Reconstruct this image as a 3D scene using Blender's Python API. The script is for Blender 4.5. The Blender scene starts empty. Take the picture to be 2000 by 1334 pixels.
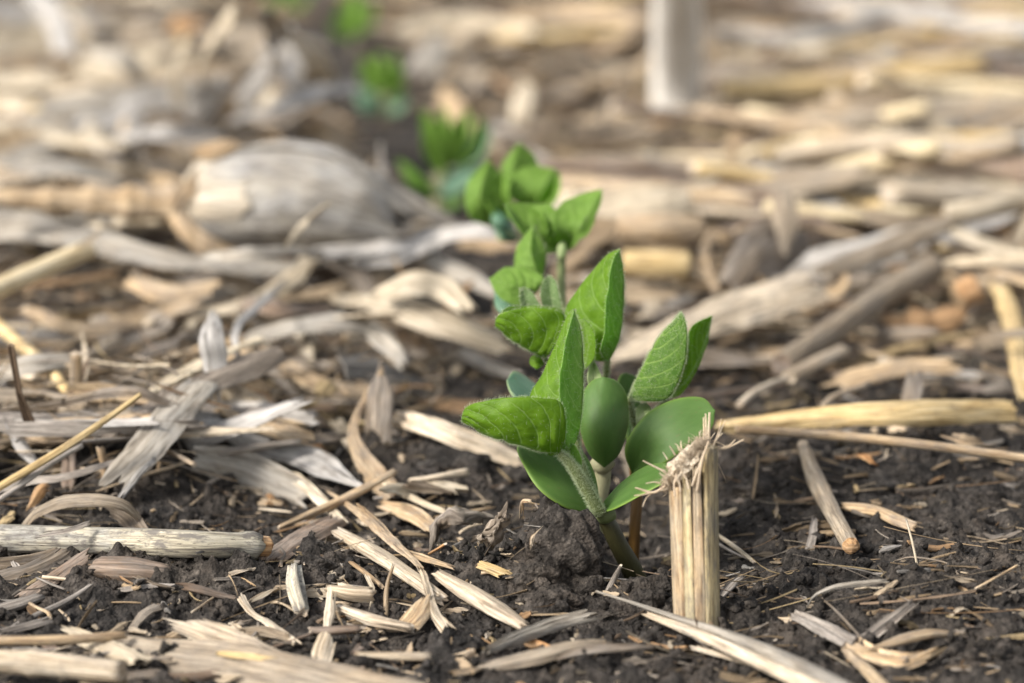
import bpy, math, random
import numpy as np
from mathutils import Vector

# ------------------------------------------------------------------ camera, sky, sun, exposure
CM = 0.01
sc = bpy.context.scene
cam_d = bpy.data.cameras.new('camera'); cam = bpy.data.objects.new('camera', cam_d)
sc.collection.objects.link(cam); sc.camera = cam
FPX, CX, CY = 5833.0, 1000.0, 667.0           # focal length and centre of the 2000 px photograph
PITCH = math.radians(12.0)
CAM = np.array([0.0, -56.1, 16.65])           # centimetres; everything below is authored in cm
cam.location = CAM * CM
cam.rotation_euler = (math.pi / 2 - PITCH, 0, 0)
cam_d.sensor_width = 36.0
cam_d.lens = 105.0
cam_d.clip_start = 0.02; cam_d.clip_end = 3000.0
cam_d.dof.use_dof = True
cam_d.dof.focus_distance = 0.576
cam_d.dof.aperture_fstop = 11.8
cam_d.dof.aperture_blades = 9

SUN_AZ, SUN_EL = math.radians(-124), math.radians(40)    # azimuth from +Y towards +X
w = bpy.data.worlds.new('World'); sc.world = w; w.use_nodes = True
nt = w.node_tree; nt.nodes.clear()
o_ = nt.nodes.new('ShaderNodeOutputWorld'); b_ = nt.nodes.new('ShaderNodeBackground')
s_ = nt.nodes.new('ShaderNodeTexSky'); s_.sky_type = 'NISHITA'; s_.sun_disc = False
s_.sun_elevation = SUN_EL; s_.sun_rotation = SUN_AZ
s_.air_density = 1.0; s_.dust_density = 3.0; s_.ozone_density = 0.6
b_.inputs['Strength'].default_value = 0.11
hs_ = nt.nodes.new('ShaderNodeHueSaturation'); hs_.inputs['Saturation'].default_value = 0.3   # thin overcast: a whitish sky
nt.links.new(s_.outputs[0], hs_.inputs['Color']); nt.links.new(hs_.outputs[0], b_.inputs[0]); nt.links.new(b_.outputs[0], o_.inputs[0])
sun_d = bpy.data.lights.new('sun', 'SUN'); sun = bpy.data.objects.new('sun', sun_d)
sc.collection.objects.link(sun)
sun_d.energy = 2.15; sun_d.angle = math.radians(13); sun_d.color = (1.0, 0.935, 0.85)
sd = Vector((math.cos(SUN_EL) * math.sin(SUN_AZ), math.cos(SUN_EL) * math.cos(SUN_AZ), math.sin(SUN_EL)))
sun.rotation_euler = sd.to_track_quat('Z', 'Y').to_euler()
sun.location = sd * 20
sc.view_settings.view_transform = 'Standard'; sc.view_settings.look = 'None'
sc.view_settings.exposure = 1.0; sc.view_settings.gamma = 1.0
sc.render.engine = 'CYCLES'
sc.cycles.max_bounces = 8; sc.cycles.transparent_max_bounces = 8
sc.cycles.use_denoising = True

# ------------------------------------------------------------------ numeric helpers
R = random.Random(7)
NR = np.random.RandomState(11)
_c, _s = math.cos(PITCH), math.sin(PITCH)
FWD = np.array([0, _c, -_s]); UPV = np.array([0, _s, _c]); RGT = np.array([1.0, 0, 0])

def ray(px, py):
    return FWD + RGT * ((px - CX) / FPX) + UPV * (-(py - CY) / FPX)

def Z(px, py, d):                              # point at view depth d cm
    return CAM + ray(px, py) * d

def hash2(ix, iy, k=0):
    ix = ix.astype(np.int64); iy = iy.astype(np.int64)
    h = (ix * 374761393 + iy * 668265263 + k * 2147483647 + 1274126177) & 0xFFFFFFFF
    h = ((h ^ (h >> 13)) * 1274126177) & 0xFFFFFFFF
    h = ((h ^ (h >> 16)) * 2246822519) & 0xFFFFFFFF
    return ((h ^ (h >> 15)) & 0xFFFFFF) / float(0xFFFFFF)

def vnoise(x, y, k=0):
    x = np.asarray(x, float); y = np.asarray(y, float)
    ix = np.floor(x); iy = np.floor(y); fx = x - ix; fy = y - iy
    fx = fx * fx * fx * (fx * (fx * 6 - 15) + 10); fy = fy * fy * fy * (fy * (fy * 6 - 15) + 10)
    a = hash2(ix, iy, k); b = hash2(ix + 1, iy, k); c = hash2(ix, iy + 1, k); d = hash2(ix + 1, iy + 1, k)
    return (a * (1 - fx) + b * fx) * (1 - fy) + (c * (1 - fx) + d * fx) * fy - 0.5

def fbm(x, y, oct=4, k=0):
    r = 0; a = 1.0
    for i in range(oct):
        r = r + a * vnoise(x * 2 ** i + 7.3 * i, y * 2 ** i - 3.1 * i, k + i); a *= 0.5
    return r

def worley(x, y, k=0):                         # distance to the nearest point
    ix = np.floor(x); iy = np.floor(y); best = np.full(np.shape(x), 9.0); idv = np.zeros(np.shape(x))
    for dx in (-1, 0, 1):
        for dy in (-1, 0, 1):
            cx, cy = ix + dx, iy + dy
            h1 = hash2(cx, cy, k); h2 = hash2(cx, cy, k + 5)
            d = np.hypot(x - cx - h1, y - cy - h2)
            m = d < best
            best = np.where(m, d, best); idv = np.where(m, hash2(cx, cy, k + 9), idv)
    return best, idv

# ------------------------------------------------------------------ terrain (cm)
def flat_hit(px, py, z=0.0):
    r = ray(px, py); t = (z - CAM[2]) / r[2]; return CAM + r * t

BUMPS = []                                     # (x, y, height, rx, ry)
def bump(px, py, h, rx, ry):
    p = flat_hit(px, py); BUMPS.append((p[0], p[1], h, rx, ry))
bump(1090, 1112, 1.35, 0.75, 1.3)              # the mound left of the seedling stem
bump(1085, 1165, .45, 1.1, .9)
bump(960, 1140, .5, 1.2, 1.2)
bump(1225, 1095, -1.5, 0.75, 1.4)               # hollow round the stems
bump(1250, 1010, -.9, 1.1, 2.0)
bump(1250, 1180, .5, 0.45, 0.6)                # small clod before it
bump(1300, 1165, .45, 0.35, 0.6)
bump(1470, 960, .5, 1.2, 3)
bump(1800, 935, .9, 3.0, 4)
bump(1900, 1180, .55, 2.2, 2.5)
bump(860, 930, .7, 1.6, 3)
bump(1760, 1210, .3, .8, 1)
bump(350, 1150, .55, 2.2, 1.5)
bump(330, 930, 1.0, 1.5, 4)
bump(100, 900, 1.0, 3.0, 5)
bump(620, 1110, .25, 0.7, 0.9)
bump(1090, 1300, .3, 1.6, .8)

bump(690, 700, -1.0, 1.3, 2.5)
bump(300, 770, -.8, 1.5, 2.0)
bump(860, 660, -.6, .8, 1.5)
def macro(x, y):
    z = 0.35 * fbm(x * .12, y * .12, 2, 3)
    for bx, by, h, rx, ry in BUMPS:
        z = z + h * np.exp(-(((x - bx) / rx) ** 2 + ((y - by) / ry) ** 2))
    far = np.clip((y - 4) / 25, 0, 1)
    z = z + 0.5 * far * (0.6 + fbm(x * .07, y * .07, 2, 8))
    return z

def detail(x, y):
    z = 0.16 * fbm(x * 1.1, y * 1.1, 3, 21)
    f, i = worley(x * 1.3 + .3 * vnoise(x * 3, y * 3, 1), y * 1.3 + .3 * vnoise(x * 3, y * 3, 2), 31)
    z = z + 0.46 * np.clip(.62 - f, 0, 1) * (i ** 2) * 1.4
    f, i = worley(x * 3.7 + .4 * vnoise(x * 9, y * 9, 3), y * 3.7 + .4 * vnoise(x * 9, y * 9, 4), 41)
    z = z + 0.24 * np.clip(.6 - f, 0, 1) * (.1 + 1.2 * i * i)
    f, i = worley(x * 9.5, y * 9.5, 51)
    z = z + 0.075 * np.clip(.6 - f, 0, 1) * (.3 + i)
    z = z + 0.05 * fbm(x * 9, y * 9, 3, 61)
    return z

def gz(x, y):
    return float(macro(np.array(x, float), np.array(y, float)))

def G(px, py, h=0.0):                          # point h cm above the terrain seen at this pixel
    z = h; p = None
    for _ in range(8):
        p = flat_hit(px, py, z); z = 0.5 * z + 0.5 * (gz(p[0], p[1]) + h)
    return flat_hit(px, py, z)

def cr(pts, n):                                # Catmull-Rom resampling of k-dimensional points, evenly by chord length
    P = np.array(pts, float)
    if P.ndim == 1: P = P[:, None]
    if len(P) == 2:
        t = np.linspace(0, 1, n)[:, None]; return P[0] * (1 - t) + P[1] * t
    Q = np.vstack([2 * P[0] - P[1], P, 2 * P[-1] - P[-2]])
    out = []
    for i in range(1, len(Q) - 2):
        p0, p1, p2, p3 = Q[i - 1], Q[i], Q[i + 1], Q[i + 2]
        for t in np.linspace(0, 1, 16, endpoint=False):
            out.append(0.5 * ((2 * p1) + (-p0 + p2) * t + (2 * p0 - 5 * p1 + 4 * p2 - p3) * t * t + (-p0 + 3 * p1 - 3 * p2 + p3) * t ** 3))
    out.append(P[-1]); out = np.array(out)
    L = np.concatenate([[0], np.cumsum(np.linalg.norm(np.diff(out[:, :3], axis=0), axis=1))])
    if L[-1] < 1e-9: return np.repeat(P[:1], n, 0)
    tt = np.linspace(0, L[-1], n)
    return np.stack([np.interp(tt, L, out[:, k]) for k in range(out.shape[1])], 1)

def lin(vals, n):
    if np.isscalar(vals): return np.full(n, float(vals))
    v = np.array(vals, float); return np.interp(np.linspace(0, 1, n), np.linspace(0, 1, len(v)), v)

def nrm(v):
    return v / (np.linalg.norm(v, axis=-1, keepdims=True) + 1e-12)

def tang(P):
    T = np.gradient(P, axis=0); return nrm(T)

# ------------------------------------------------------------------ object helpers
def put(name, V, F, UV=None, mats=(), midx=None, parent=None, smooth=True, col=None, origin=None):
    """V in cm (n,3); F list/array of faces; UV per vertex."""
    V = np.asarray(V, float)
    if parent is not None and origin is None:
        org = np.array(parent['_org']) if '_org' in parent else np.zeros(3)
        rel = V - org; loc = (0, 0, 0)
    else:
        org = np.array(origin) if origin is not None else np.array([V[:, 0].mean(), V[:, 1].mean(), V[:, 2].min()])
        rel = V - org; loc = tuple(org * CM)
    me = bpy.data.meshes.new(name)
    if isinstance(F, np.ndarray):
        me.vertices.add(len(V)); me.vertices.foreach_set('co', (rel * CM).ravel())
        k = F.shape[1]; me.loops.add(F.size); me.loops.foreach_set('vertex_index', F.ravel().astype(np.int32))
        me.polygons.add(len(F)); me.polygons.foreach_set('loop_start', np.arange(0, F.size, k, dtype=np.int32))
        me.polygons.foreach_set('loop_total', np.full(len(F), k, dtype=np.int32))
        me.update(calc_edges=True)
    else:
        me.from_pydata((rel * CM).tolist(), [], F)
    li = np.zeros(len(me.loops), dtype=np.int32); me.loops.foreach_get('vertex_index', li)
    if UV is not None:
        uvl = me.uv_layers.new(name='UVMap'); uvl.data.foreach_set('uv', np.asarray(UV, float)[li].ravel())
    if col is not None:
        ca = me.color_attributes.new('tint', 'FLOAT_COLOR', 'POINT')
        ca.data.foreach_set('color', np.hstack([col, np.ones((len(V), 1))]).ravel())
    for m in mats: me.materials.append(m)
    if midx is not None: me.polygons.foreach_set('material_index', np.asarray(midx, np.int32))
    me.polygons.foreach_set('use_smooth', np.full(len(me.polygons), smooth))
    me.update()
    o = bpy.data.objects.new(name, me); sc.collection.objects.link(o)
    if parent is not None and origin is None:
        o.parent = parent; o['_org'] = [float(q) for q in org]
    else:
        o.location = loc; o['_org'] = [float(q) for q in org]
        if parent is not None: o.parent = parent
    return o

def tag(o, label=None, cat=None, group=None, kind=None):
    if label: o['label'] = label
    if cat: o['category'] = cat
    if group: o['group'] = group
    if kind: o['kind'] = kind
    return o

def empty(name, org):
    o = bpy.data.objects.new(name, None); sc.collection.objects.link(o)
    o.empty_display_size = 0.01
    o.location = tuple(np.array(org) * CM); o['_org'] = [float(v) for v in org]
    return o

def shell(top, bot, U, V, crisp=False):
    """closed solid from two (n,m,3) grids -> verts, faces, uv"""
    n, m = top.shape[:2]
    verts = np.vstack([top.reshape(-1, 3), bot.reshape(-1, 3)])
    uv = np.stack([U, V], -1).reshape(-1, 2); uv = np.vstack([uv, uv])
    idx = np.arange(n * m).reshape(n, m); N = n * m
    f1 = np.stack([idx[:-1, :-1], idx[1:, :-1], idx[1:, 1:], idx[:-1, 1:]], -1).reshape(-1, 4)
    f2 = f1[:, ::-1] + N
    def side(a):
        return np.stack([a[:-1], a[1:], a[1:] + N, a[:-1] + N], -1)
    s = np.vstack([side(idx[0, :]), side(idx[-1, ::-1]), side(idx[::-1, 0]), side(idx[:, -1])])
    if crisp:                                   # rim faces get vertices of their own: a cut edge, not a pillow
        u_, inv = np.unique(s.ravel(), return_inverse=True)
        s = inv.reshape(s.shape) + len(verts); verts = np.vstack([verts, verts[u_]]); uv = np.vstack([uv, uv[u_]])
    return verts, np.vstack([f1, f2, s]), uv

# ------------------------------------------------------------------ materials
def mat_new(name):
    m = bpy.data.materials.new(name); m.use_nodes = True
    t = m.node_tree; t.nodes.clear()
    out = t.nodes.new('ShaderNodeOutputMaterial')
    return m, t, out

class NB:
    def __init__(s, t): s.t = t
    def n(s, typ, **kw):
        nd = s.t.nodes.new(typ)
        for k, v in kw.items():
            if k.startswith('i_'):
                key = k[2:].replace('_', ' '); nd.inputs[key].default_value = v
            else: setattr(nd, k, v)
        return nd
    def l(s, a, b): s.t.links.new(a, b)
    def math(s, op, a, b=None, c=None, clamp=False):
        nd = s.t.nodes.new('ShaderNodeMath'); nd.operation = op; nd.use_clamp = clamp
        for i, v in enumerate((a, b, c)):
            if v is None: continue
            if hasattr(v, 'links') or hasattr(v, 'is_linked'): s.l(v, nd.inputs[i])
            else: nd.inputs[i].default_value = v
        return nd.outputs[0]
    def mapping(s, vec, scale, off=None):
        nd = s.t.nodes.new('ShaderNodeVectorMath'); nd.operation = 'MULTIPLY'
        s.l(vec, nd.inputs[0]); nd.inputs[1].default_value = scale
        r = nd.outputs[0]
        if off is not None:
            a = s.t.nodes.new('ShaderNodeVectorMath'); a.operation = 'ADD'; s.l(r, a.inputs[0]); s.l(off, a.inputs[1]); r = a.outputs[0]
        return r
    def noise(s, vec, scale=1.0, detail=4, rough=.6, dist=0.0):
        nd = s.n('ShaderNodeTexNoise'); s.l(vec, nd.inputs['Vector'])
        nd.inputs['Scale'].default_value = scale; nd.inputs['Detail'].default_value = detail
        nd.inputs['Roughness'].default_value = rough; nd.inputs['Distortion'].default_value = dist
        return nd.outputs['Fac']
    def ramp(s, fac, stops):
        nd = s.n('ShaderNodeValToRGB'); s.l(fac, nd.inputs[0]); e = nd.color_ramp.elements
        while len(e) < len(stops): e.new(0.5)
        for i, (p, c) in enumerate(stops):
            e[i].position = p; e[i].color = (*c, 1) if len(c) == 3 else c
        return nd.outputs[0]
    def mix(s, fac, a, b, mode='MIX'):
        nd = s.n('ShaderNodeMix', data_type='RGBA', blend_type=mode)
        for v, i in ((fac, 0), (a, 6), (b, 7)):
            if hasattr(v, 'is_linked'): s.l(v, nd.inputs[i])
            elif i == 0: nd.inputs[0].default_value = v
            else: nd.inputs[i].default_value = (*v, 1)
        return nd.outputs[2]

def straw_mat(name, dark, mid, light, grey=(.29, .265, .24), greyamt=.4, speck=.5, trans=0.0, rough=.75, bumpk=.5, tint=False, fib=30.0, stain=None):
    m, t, out = mat_new(name); b = NB(t)
    uv = b.n('ShaderNodeUVMap').outputs[0]; info = b.n('ShaderNodeObjectInfo')
    rnd = b.n('ShaderNodeCombineXYZ'); b.l(b.math('MULTIPLY', info.outputs['Random'], 91.0), rnd.inputs[0])
    b.l(b.math('MULTIPLY', info.outputs['Random'], 57.0), rnd.inputs[1]); off = rnd.outputs[0]
    f = b.noise(b.mapping(uv, (fib * .7, .8, 1), off), 1, 6, .7)
    f2 = b.noise(b.mapping(uv, (fib * .16, .25, 1), off), 1, 3, .6)
    ff = b.math('ADD', b.math('MULTIPLY', f, .62), b.math('MULTIPLY', f2, .38))
    c = b.ramp(ff, [(.36, dark), (.5, mid), (.64, light)])
    ck = b.noise(b.mapping(uv, (fib * .33, .22, 1), off), 1, 2, .5)
    ckm = b.math('MULTIPLY', b.ramp(b.math('ABSOLUTE', b.math('SUBTRACT', ck, .5)), [(.0, (1, 1, 1)), (.016, (0, 0, 0))]), .6)
    c = b.mix(ckm, c, tuple(k * .4 for k in dark))
    bl = b.noise(b.mapping(uv, (1.3, .6, 1), off), 1, 4, .6)
    blm = b.math('MULTIPLY', b.ramp(bl, [(.42, (0, 0, 0)), (.62, (1, 1, 1))]), greyamt)
    greyc = b.mix(f, tuple(g * .55 for g in grey), tuple(min(1, g * 1.5) for g in grey))
    c = b.mix(blm, c, greyc)
    sp = b.noise(b.mapping(uv, (22, 3.5, 1), off), 1, 3, .7)
    spm = b.math('MULTIPLY', b.ramp(sp, [(.60, (0, 0, 0)), (.68, (1, 1, 1))]), speck)
    c = b.mix(spm, c, (.07, .055, .045))
    c = b.mix(1.0, c, b.ramp(f, [(.34, (.62, .60, .58)), (.5, (1, 1, 1)), (.66, (1.12, 1.12, 1.12))]), 'MULTIPLY')
    st_ = b.noise(b.mapping(uv, (4.5, 1.6, 1), off), 1, 6, .75)
    c = b.mix(b.math('MULTIPLY', b.ramp(st_, [(.49, (0, 0, 0)), (.59, (1, 1, 1))]), min(.45, speck * .9) if stain is None else stain), c, b.mix(f, (.05, .045, .04), (.27, .245, .22)))
    if tint:
        at = b.n('ShaderNodeAttribute', attribute_name='tint')
        c = b.mix(1.0, c, at.outputs['Color'], 'MULTIPLY')
    else:
        v = b.math('ADD', b.math('MULTIPLY', info.outputs['Random'], .35), .82)
        hs = b.n('ShaderNodeHueSaturation'); b.l(v, hs.inputs['Value']); b.l(c, hs.inputs['Color']); c = hs.outputs[0]
    p = b.n('ShaderNodeBsdfPrincipled'); b.l(c, p.inputs['Base Color']); p.inputs['Roughness'].default_value = rough
    p.inputs['Specular IOR Level'].default_value = .3
    bp = b.n('ShaderNodeBump'); bp.inputs['Strength'].default_value = bumpk; bp.inputs['Distance'].default_value = .0009
    b.l(b.math('SUBTRACT', ff, b.math('MULTIPLY', ckm, .25)), bp.inputs['Height']); b.l(bp.outputs[0], p.inputs['Normal'])
    s = p.outputs[0]
    if trans > 0:
        tr = b.n('ShaderNodeBsdfTranslucent'); b.l(c, tr.inputs[0]); mx = b.n('ShaderNodeMixShader')
        mx.inputs[0].default_value = trans; b.l(s, mx.inputs[1]); b.l(tr.outputs[0], mx.inputs[2]); s = mx.outputs[0]
    b.l(s, out.inputs[0]); return m

M = {}
M['tan'] = straw_mat('straw_tan', (.24, .15, .08), (.47, .34, .20), (.68, .54, .36), greyamt=.35)
M['pale'] = straw_mat('straw_pale', (.34, .26, .17), (.62, .51, .37), (.80, .71, .57), greyamt=.3, speck=.4)
M['grey'] = straw_mat('straw_grey', (.14, .12, .10), (.31, .27, .23), (.52, .47, .41), greyamt=.5, speck=.6)
M['brown'] = straw_mat('straw_brown', (.09, .06, .04), (.21, .145, .10), (.36, .27, .20), greyamt=.4)
M['yellow'] = straw_mat('straw_yellow', (.42, .27, .10), (.68, .50, .24), (.82, .68, .42), greyamt=.12, speck=.25)
M['orange'] = straw_mat('straw_orange', (.32, .14, .05), (.56, .32, .14), (.74, .52, .30), greyamt=.15, speck=.3)
M['husk'] = straw_mat('husk_grey', (.27, .23, .18), (.45, .40, .33), (.62, .57, .49), grey=(.31, .30, .28), greyamt=.6, speck=.12, trans=.2, fib=14)
M['cream'] = straw_mat('husk_cream', (.44, .35, .23), (.66, .56, .41), (.81, .73, .58), greyamt=.25, speck=.1, trans=.2, fib=14)
M['bluehusk'] = straw_mat('husk_silver', (.33, .30, .27), (.52, .49, .45), (.72, .68, .63), grey=(.38, .37, .36), greyamt=.6, speck=.1, trans=.15, fib=12)
M['old'] = straw_mat('old_leaf', (.085, .065, .045), (.20, .155, .11), (.35, .29, .225), greyamt=.5, speck=.4, trans=.1, fib=18)
M['plank'] = straw_mat('weathered_rind', (.17, .125, .08), (.36, .285, .20), (.54, .455, .34), grey=(.28, .25, .21), greyamt=.5, speck=.35)
M['pith'] = straw_mat('pith', (.50, .38, .26), (.68, .56, .42), (.80, .71, .58), greyamt=.15, speck=.2, rough=.95, bumpk=.9, fib=12)
M['fibre'] = straw_mat('fibre', (.60, .46, .31), (.80, .67, .50), (.90, .81, .66), greyamt=.0, speck=0, trans=.35, stain=0)
M['moldy'] = straw_mat('mottled_stalk', (.16, .14, .12), (.48, .43, .32), (.68, .62, .48), grey=(.26, .27, .28), greyamt=.6, speck=.95, fib=26, stain=.9)
M['litter'] = straw_mat('litter', (.50, .47, .44), (.85, .82, .78), (1.0, 1.0, 1.0), grey=(.6, .6, .6), greyamt=.3, speck=.35, tint=True, trans=.08)

def soil_mat(name='soil'):
    m, t, out = mat_new(name); b = NB(t)
    co = b.mapping(b.n('ShaderNodeNewGeometry').outputs['Position'], (100, 100, 100))
    n1 = b.noise(co, .35, 5, .6); n2 = b.noise(co, 3.0, 6, .7); n3 = b.noise(co, 16, 5, .75)
    v = b.n('ShaderNodeTexVoronoi'); b.l(co, v.inputs['Vector']); v.inputs['Scale'].default_value = 14
    c = b.ramp(n2, [(.30, (.013, .0122, .0115)), (.5, (.044, .0405, .0375)), (.72, (.135, .124, .114))])
    c2 = b.ramp(n1, [(.35, (.75, .75, .76)), (.65, (1.2, 1.13, 1.05))])
    c = b.mix(1.0, c, c2, 'MULTIPLY')
    n0 = b.noise(co, 1.1, 4, .6, .4)
    c = b.mix(b.math('MULTIPLY', b.ramp(n0, [(.52, (0, 0, 0)), (.68, (1, 1, 1))]), .4), c, (.12, .097, .078))
    c = b.mix(.7, c, b.ramp(n3, [(.3, (.45, .45, .45)), (.7, (1.6, 1.55, 1.5))]), 'MULTIPLY')
    p = b.n('ShaderNodeBsdfPrincipled'); b.l(c, p.inputs['Base Color']); p.inputs['Roughness'].default_value = .92
    p.inputs['Specular IOR Level'].default_value = .25
    h = b.math('ADD', b.math('MULTIPLY', n3, .5), b.math('MULTIPLY', v.outputs['Distance'], -.6))
    h = b.math('ADD', h, n2)
    bp = b.n('ShaderNodeBump'); bp.inputs['Strength'].default_value = .9; bp.inputs['Distance'].default_value = .0012
    b.l(h, bp.inputs['Height']); b.l(bp.outputs[0], p.inputs['Normal']); b.l(p.outputs[0], out.inputs[0])
    return m
M['soil'] = soil_mat()

def leaf_mat(name, c_dark, c_light, vein, nv=6.5, slope=.42, vstr=.7, net=.5, trans=.42, rough=.45, pale=0.0):
    """uv: x = along the midrib 0..1, y = across -1..1"""
    m, t, out = mat_new(name); b = NB(t)
    uv = b.n('ShaderNodeUVMap').outputs[0]; sep = b.n('ShaderNodeSeparateXYZ'); b.l(uv, sep.inputs[0])
    u, v = sep.outputs[0], sep.outputs[1]; av = b.math('ABSOLUTE', v)
    wob = b.math('MULTIPLY', b.math('SUBTRACT', b.noise(b.mapping(uv, (5, 3, 1)), 1, 2, .5), .5), .05)
    ph = b.math('ADD', b.math('SUBTRACT', u, b.math('MULTIPLY', b.math('POWER', av, 1.25), slope)), wob)
    fr = b.math('FRACT', b.math('ADD', b.math('MULTIPLY', ph, nv), 20.0))
    dv = b.math('ABSOLUTE', b.math('SUBTRACT', fr, .5))           # 0 on the lateral vein
    lat = b.math('SUBTRACT', 1.0, b.math('DIVIDE', dv, b.math('ADD', .055, b.math('MULTIPLY', b.math('SUBTRACT', 1.0, av), .06))), clamp=True)
    midr = b.math('SUBTRACT', 1.0, b.math('DIVIDE', av, .07), clamp=True)
    vo = b.n('ShaderNodeTexVoronoi', feature='DISTANCE_TO_EDGE'); b.l(b.mapping(uv, (17, 7, 1)), vo.inputs['Vector']); vo.inputs['Scale'].default_value = 1
    ne = b.math('SUBTRACT', 1.0, b.math('DIVIDE', vo.outputs['Distance'], .10), clamp=True)
    vm = b.math('MAXIMUM', b.math('MULTIPLY', b.math('MAXIMUM', lat, midr), vstr), b.math('MULTIPLY', ne, net * .55))
    n = b.noise(b.mapping(uv, (9, 5, 1)), 1, 4, .6)
    c = b.mix(b.ramp(n, [(.3, (0, 0, 0)), (.7, (1, 1, 1))]), c_dark, c_light)
    c = b.mix(vm, c, vein)
    if pale: c = b.mix(pale, c, (.30, .42, .22))
    p = b.n('ShaderNodeBsdfPrincipled'); b.l(c, p.inputs['Base Color']); p.inputs['Roughness'].default_value = rough
    p.inputs['Specular IOR Level'].default_value = .22
    tr = b.n('ShaderNodeBsdfTranslucent'); hs = b.n('ShaderNodeHueSaturation'); b.l(c, hs.inputs['Color'])
    hs.inputs['Value'].default_value = 1.6; hs.inputs['Saturation'].default_value = 1.1; b.l(hs.outputs[0], tr.inputs[0])
    mx = b.n('ShaderNodeMixShader'); mx.inputs[0].default_value = trans; b.l(p.outputs[0], mx.inputs[1]); b.l(tr.outputs[0], mx.inputs[2])
    hgt = b.math('ADD', b.math('MULTIPLY', n, .15), b.math('MULTIPLY', b.math('MAXIMUM', b.math('MULTIPLY', ne, .15), lat), -1.0))
    bp = b.n('ShaderNodeBump'); bp.inputs['Strength'].default_value = .5; bp.inputs['Distance'].default_value = .00035
    b.l(hgt, bp.inputs['Height']); b.l(bp.outputs[0], p.inputs['Normal']); b.l(mx.outputs[0], out.inputs[0])
    return m
M['leaf'] = leaf_mat('leaf_fresh', (.120, .240, .014), (.190, .335, .022), (.38, .54, .17), vstr=.65, net=.22, trans=.5)
M['leaf_under'] = leaf_mat('leaf_underside', (.048, .125, .010), (.098, .200, .022), (.30, .44, .12), vstr=.9, net=.4, trans=.3, rough=.6)
M['leaf_pale'] = leaf_mat('leaf_pale', (.15, .31, .04), (.24, .42, .08), (.36, .52, .16), trans=.4, rough=.55)
def plain_green(name, c1, c2, rough, trans=.1, edge=None, spec=.4, sc_=(3, 2, 1)):
    m, t, out = mat_new(name); b = NB(t)
    uv = b.n('ShaderNodeUVMap').outputs[0]
    n = b.noise(b.mapping(uv, sc_), 1, 5, .6)
    c = b.mix(b.ramp(n, [(.3, (0, 0, 0)), (.7, (1, 1, 1))]), c1, c2)
    fine = b.noise(b.mapping(uv, tuple(k * 22 for k in sc_)), 1, 3, .6)
    c = b.mix(b.math('MULTIPLY', b.ramp(fine, [(.62, (0, 0, 0)), (.75, (1, 1, 1))]), .35), c, tuple(min(1, k * 1.9) for k in c2))
    bl = b.noise(b.mapping(uv, tuple(k * 4.5 for k in sc_)), 1, 4, .7)
    c = b.mix(b.math('MULTIPLY', b.ramp(bl, [(.61, (0, 0, 0)), (.68, (1, 1, 1))]), .6), c, (.13, .12, .04))
    if edge:
        sep = b.n('ShaderNodeSeparateXYZ'); b.l(uv, sep.inputs[0])
        e = b.math('POWER', b.math('ABSOLUTE', sep.outputs[1]), 18.0); c = b.mix(b.math('MULTIPLY', e, .85, clamp=True), c, edge)
    p = b.n('ShaderNodeBsdfPrincipled'); b.l(c, p.inputs['Base Color']); p.inputs['Roughness'].default_value = rough
    p.inputs['Specular IOR Level'].default_value = spec
    bp = b.n('ShaderNodeBump'); bp.inputs['Strength'].default_value = .25; bp.inputs['Distance'].default_value = .0003
    b.l(fine, bp.inputs['Height']); b.l(bp.outputs[0], p.inputs['Normal'])
    tr = b.n('ShaderNodeBsdfTranslucent'); b.l(c, tr.inputs[0]); mx = b.n('ShaderNodeMixShader'); mx.inputs[0].default_value = trans
    b.l(p.outputs[0], mx.inputs[1]); b.l(tr.outputs[0], mx.inputs[2]); b.l(mx.outputs[0], out.inputs[0])
    return m
M['cotyl'] = plain_green('cotyledon', (.060, .135, .022), (.090, .175, .036), .52, .12, edge=(.22, .34, .06))
M['cotyl_blue'] = plain_green('cotyledon_bluish', (.06, .15, .085), (.12, .23, .15), .45, .1, edge=(.30, .36, .16))
M['stem'] = plain_green('stem_olive', (.030, .028, .012), (.070, .066, .025), .45, .05, sc_=(2, 1, 1))
M['stem_orange'] = plain_green('stem_amber', (.10, .050, .012), (.20, .105, .025), .4, .1, sc_=(2, 1, 1))
M['stem_pale'] = plain_green('stem_pale', (.26, .25, .13), (.44, .42, .26), .6, .1, sc_=(3, 1, 1))
M['petiole'] = plain_green('petiole', (.13, .17, .055), (.26, .30, .13), .6, .15, sc_=(3, 1, 1))
M['bud'] = plain_green('bud', (.30, .45, .14), (.55, .62, .35), .6, .3, sc_=(3, 1, 1))
def hair_mat():
    m, t, out = mat_new('plant_hair'); b = NB(t)
    p = b.n('ShaderNodeBsdfPrincipled'); p.inputs['Base Color'].default_value = (.62, .70, .46, 1); p.inputs['Roughness'].default_value = .5
    tr = b.n('ShaderNodeBsdfTranslucent'); tr.inputs[0].default_value = (.80, .85, .68, 1); mx = b.n('ShaderNodeMixShader'); mx.inputs[0].default_value = .5
    b.l(p.outputs[0], mx.inputs[1]); b.l(tr.outputs[0], mx.inputs[2]); b.l(mx.outputs[0], out.inputs[0]); return m
M['hair'] = hair_mat()

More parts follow.
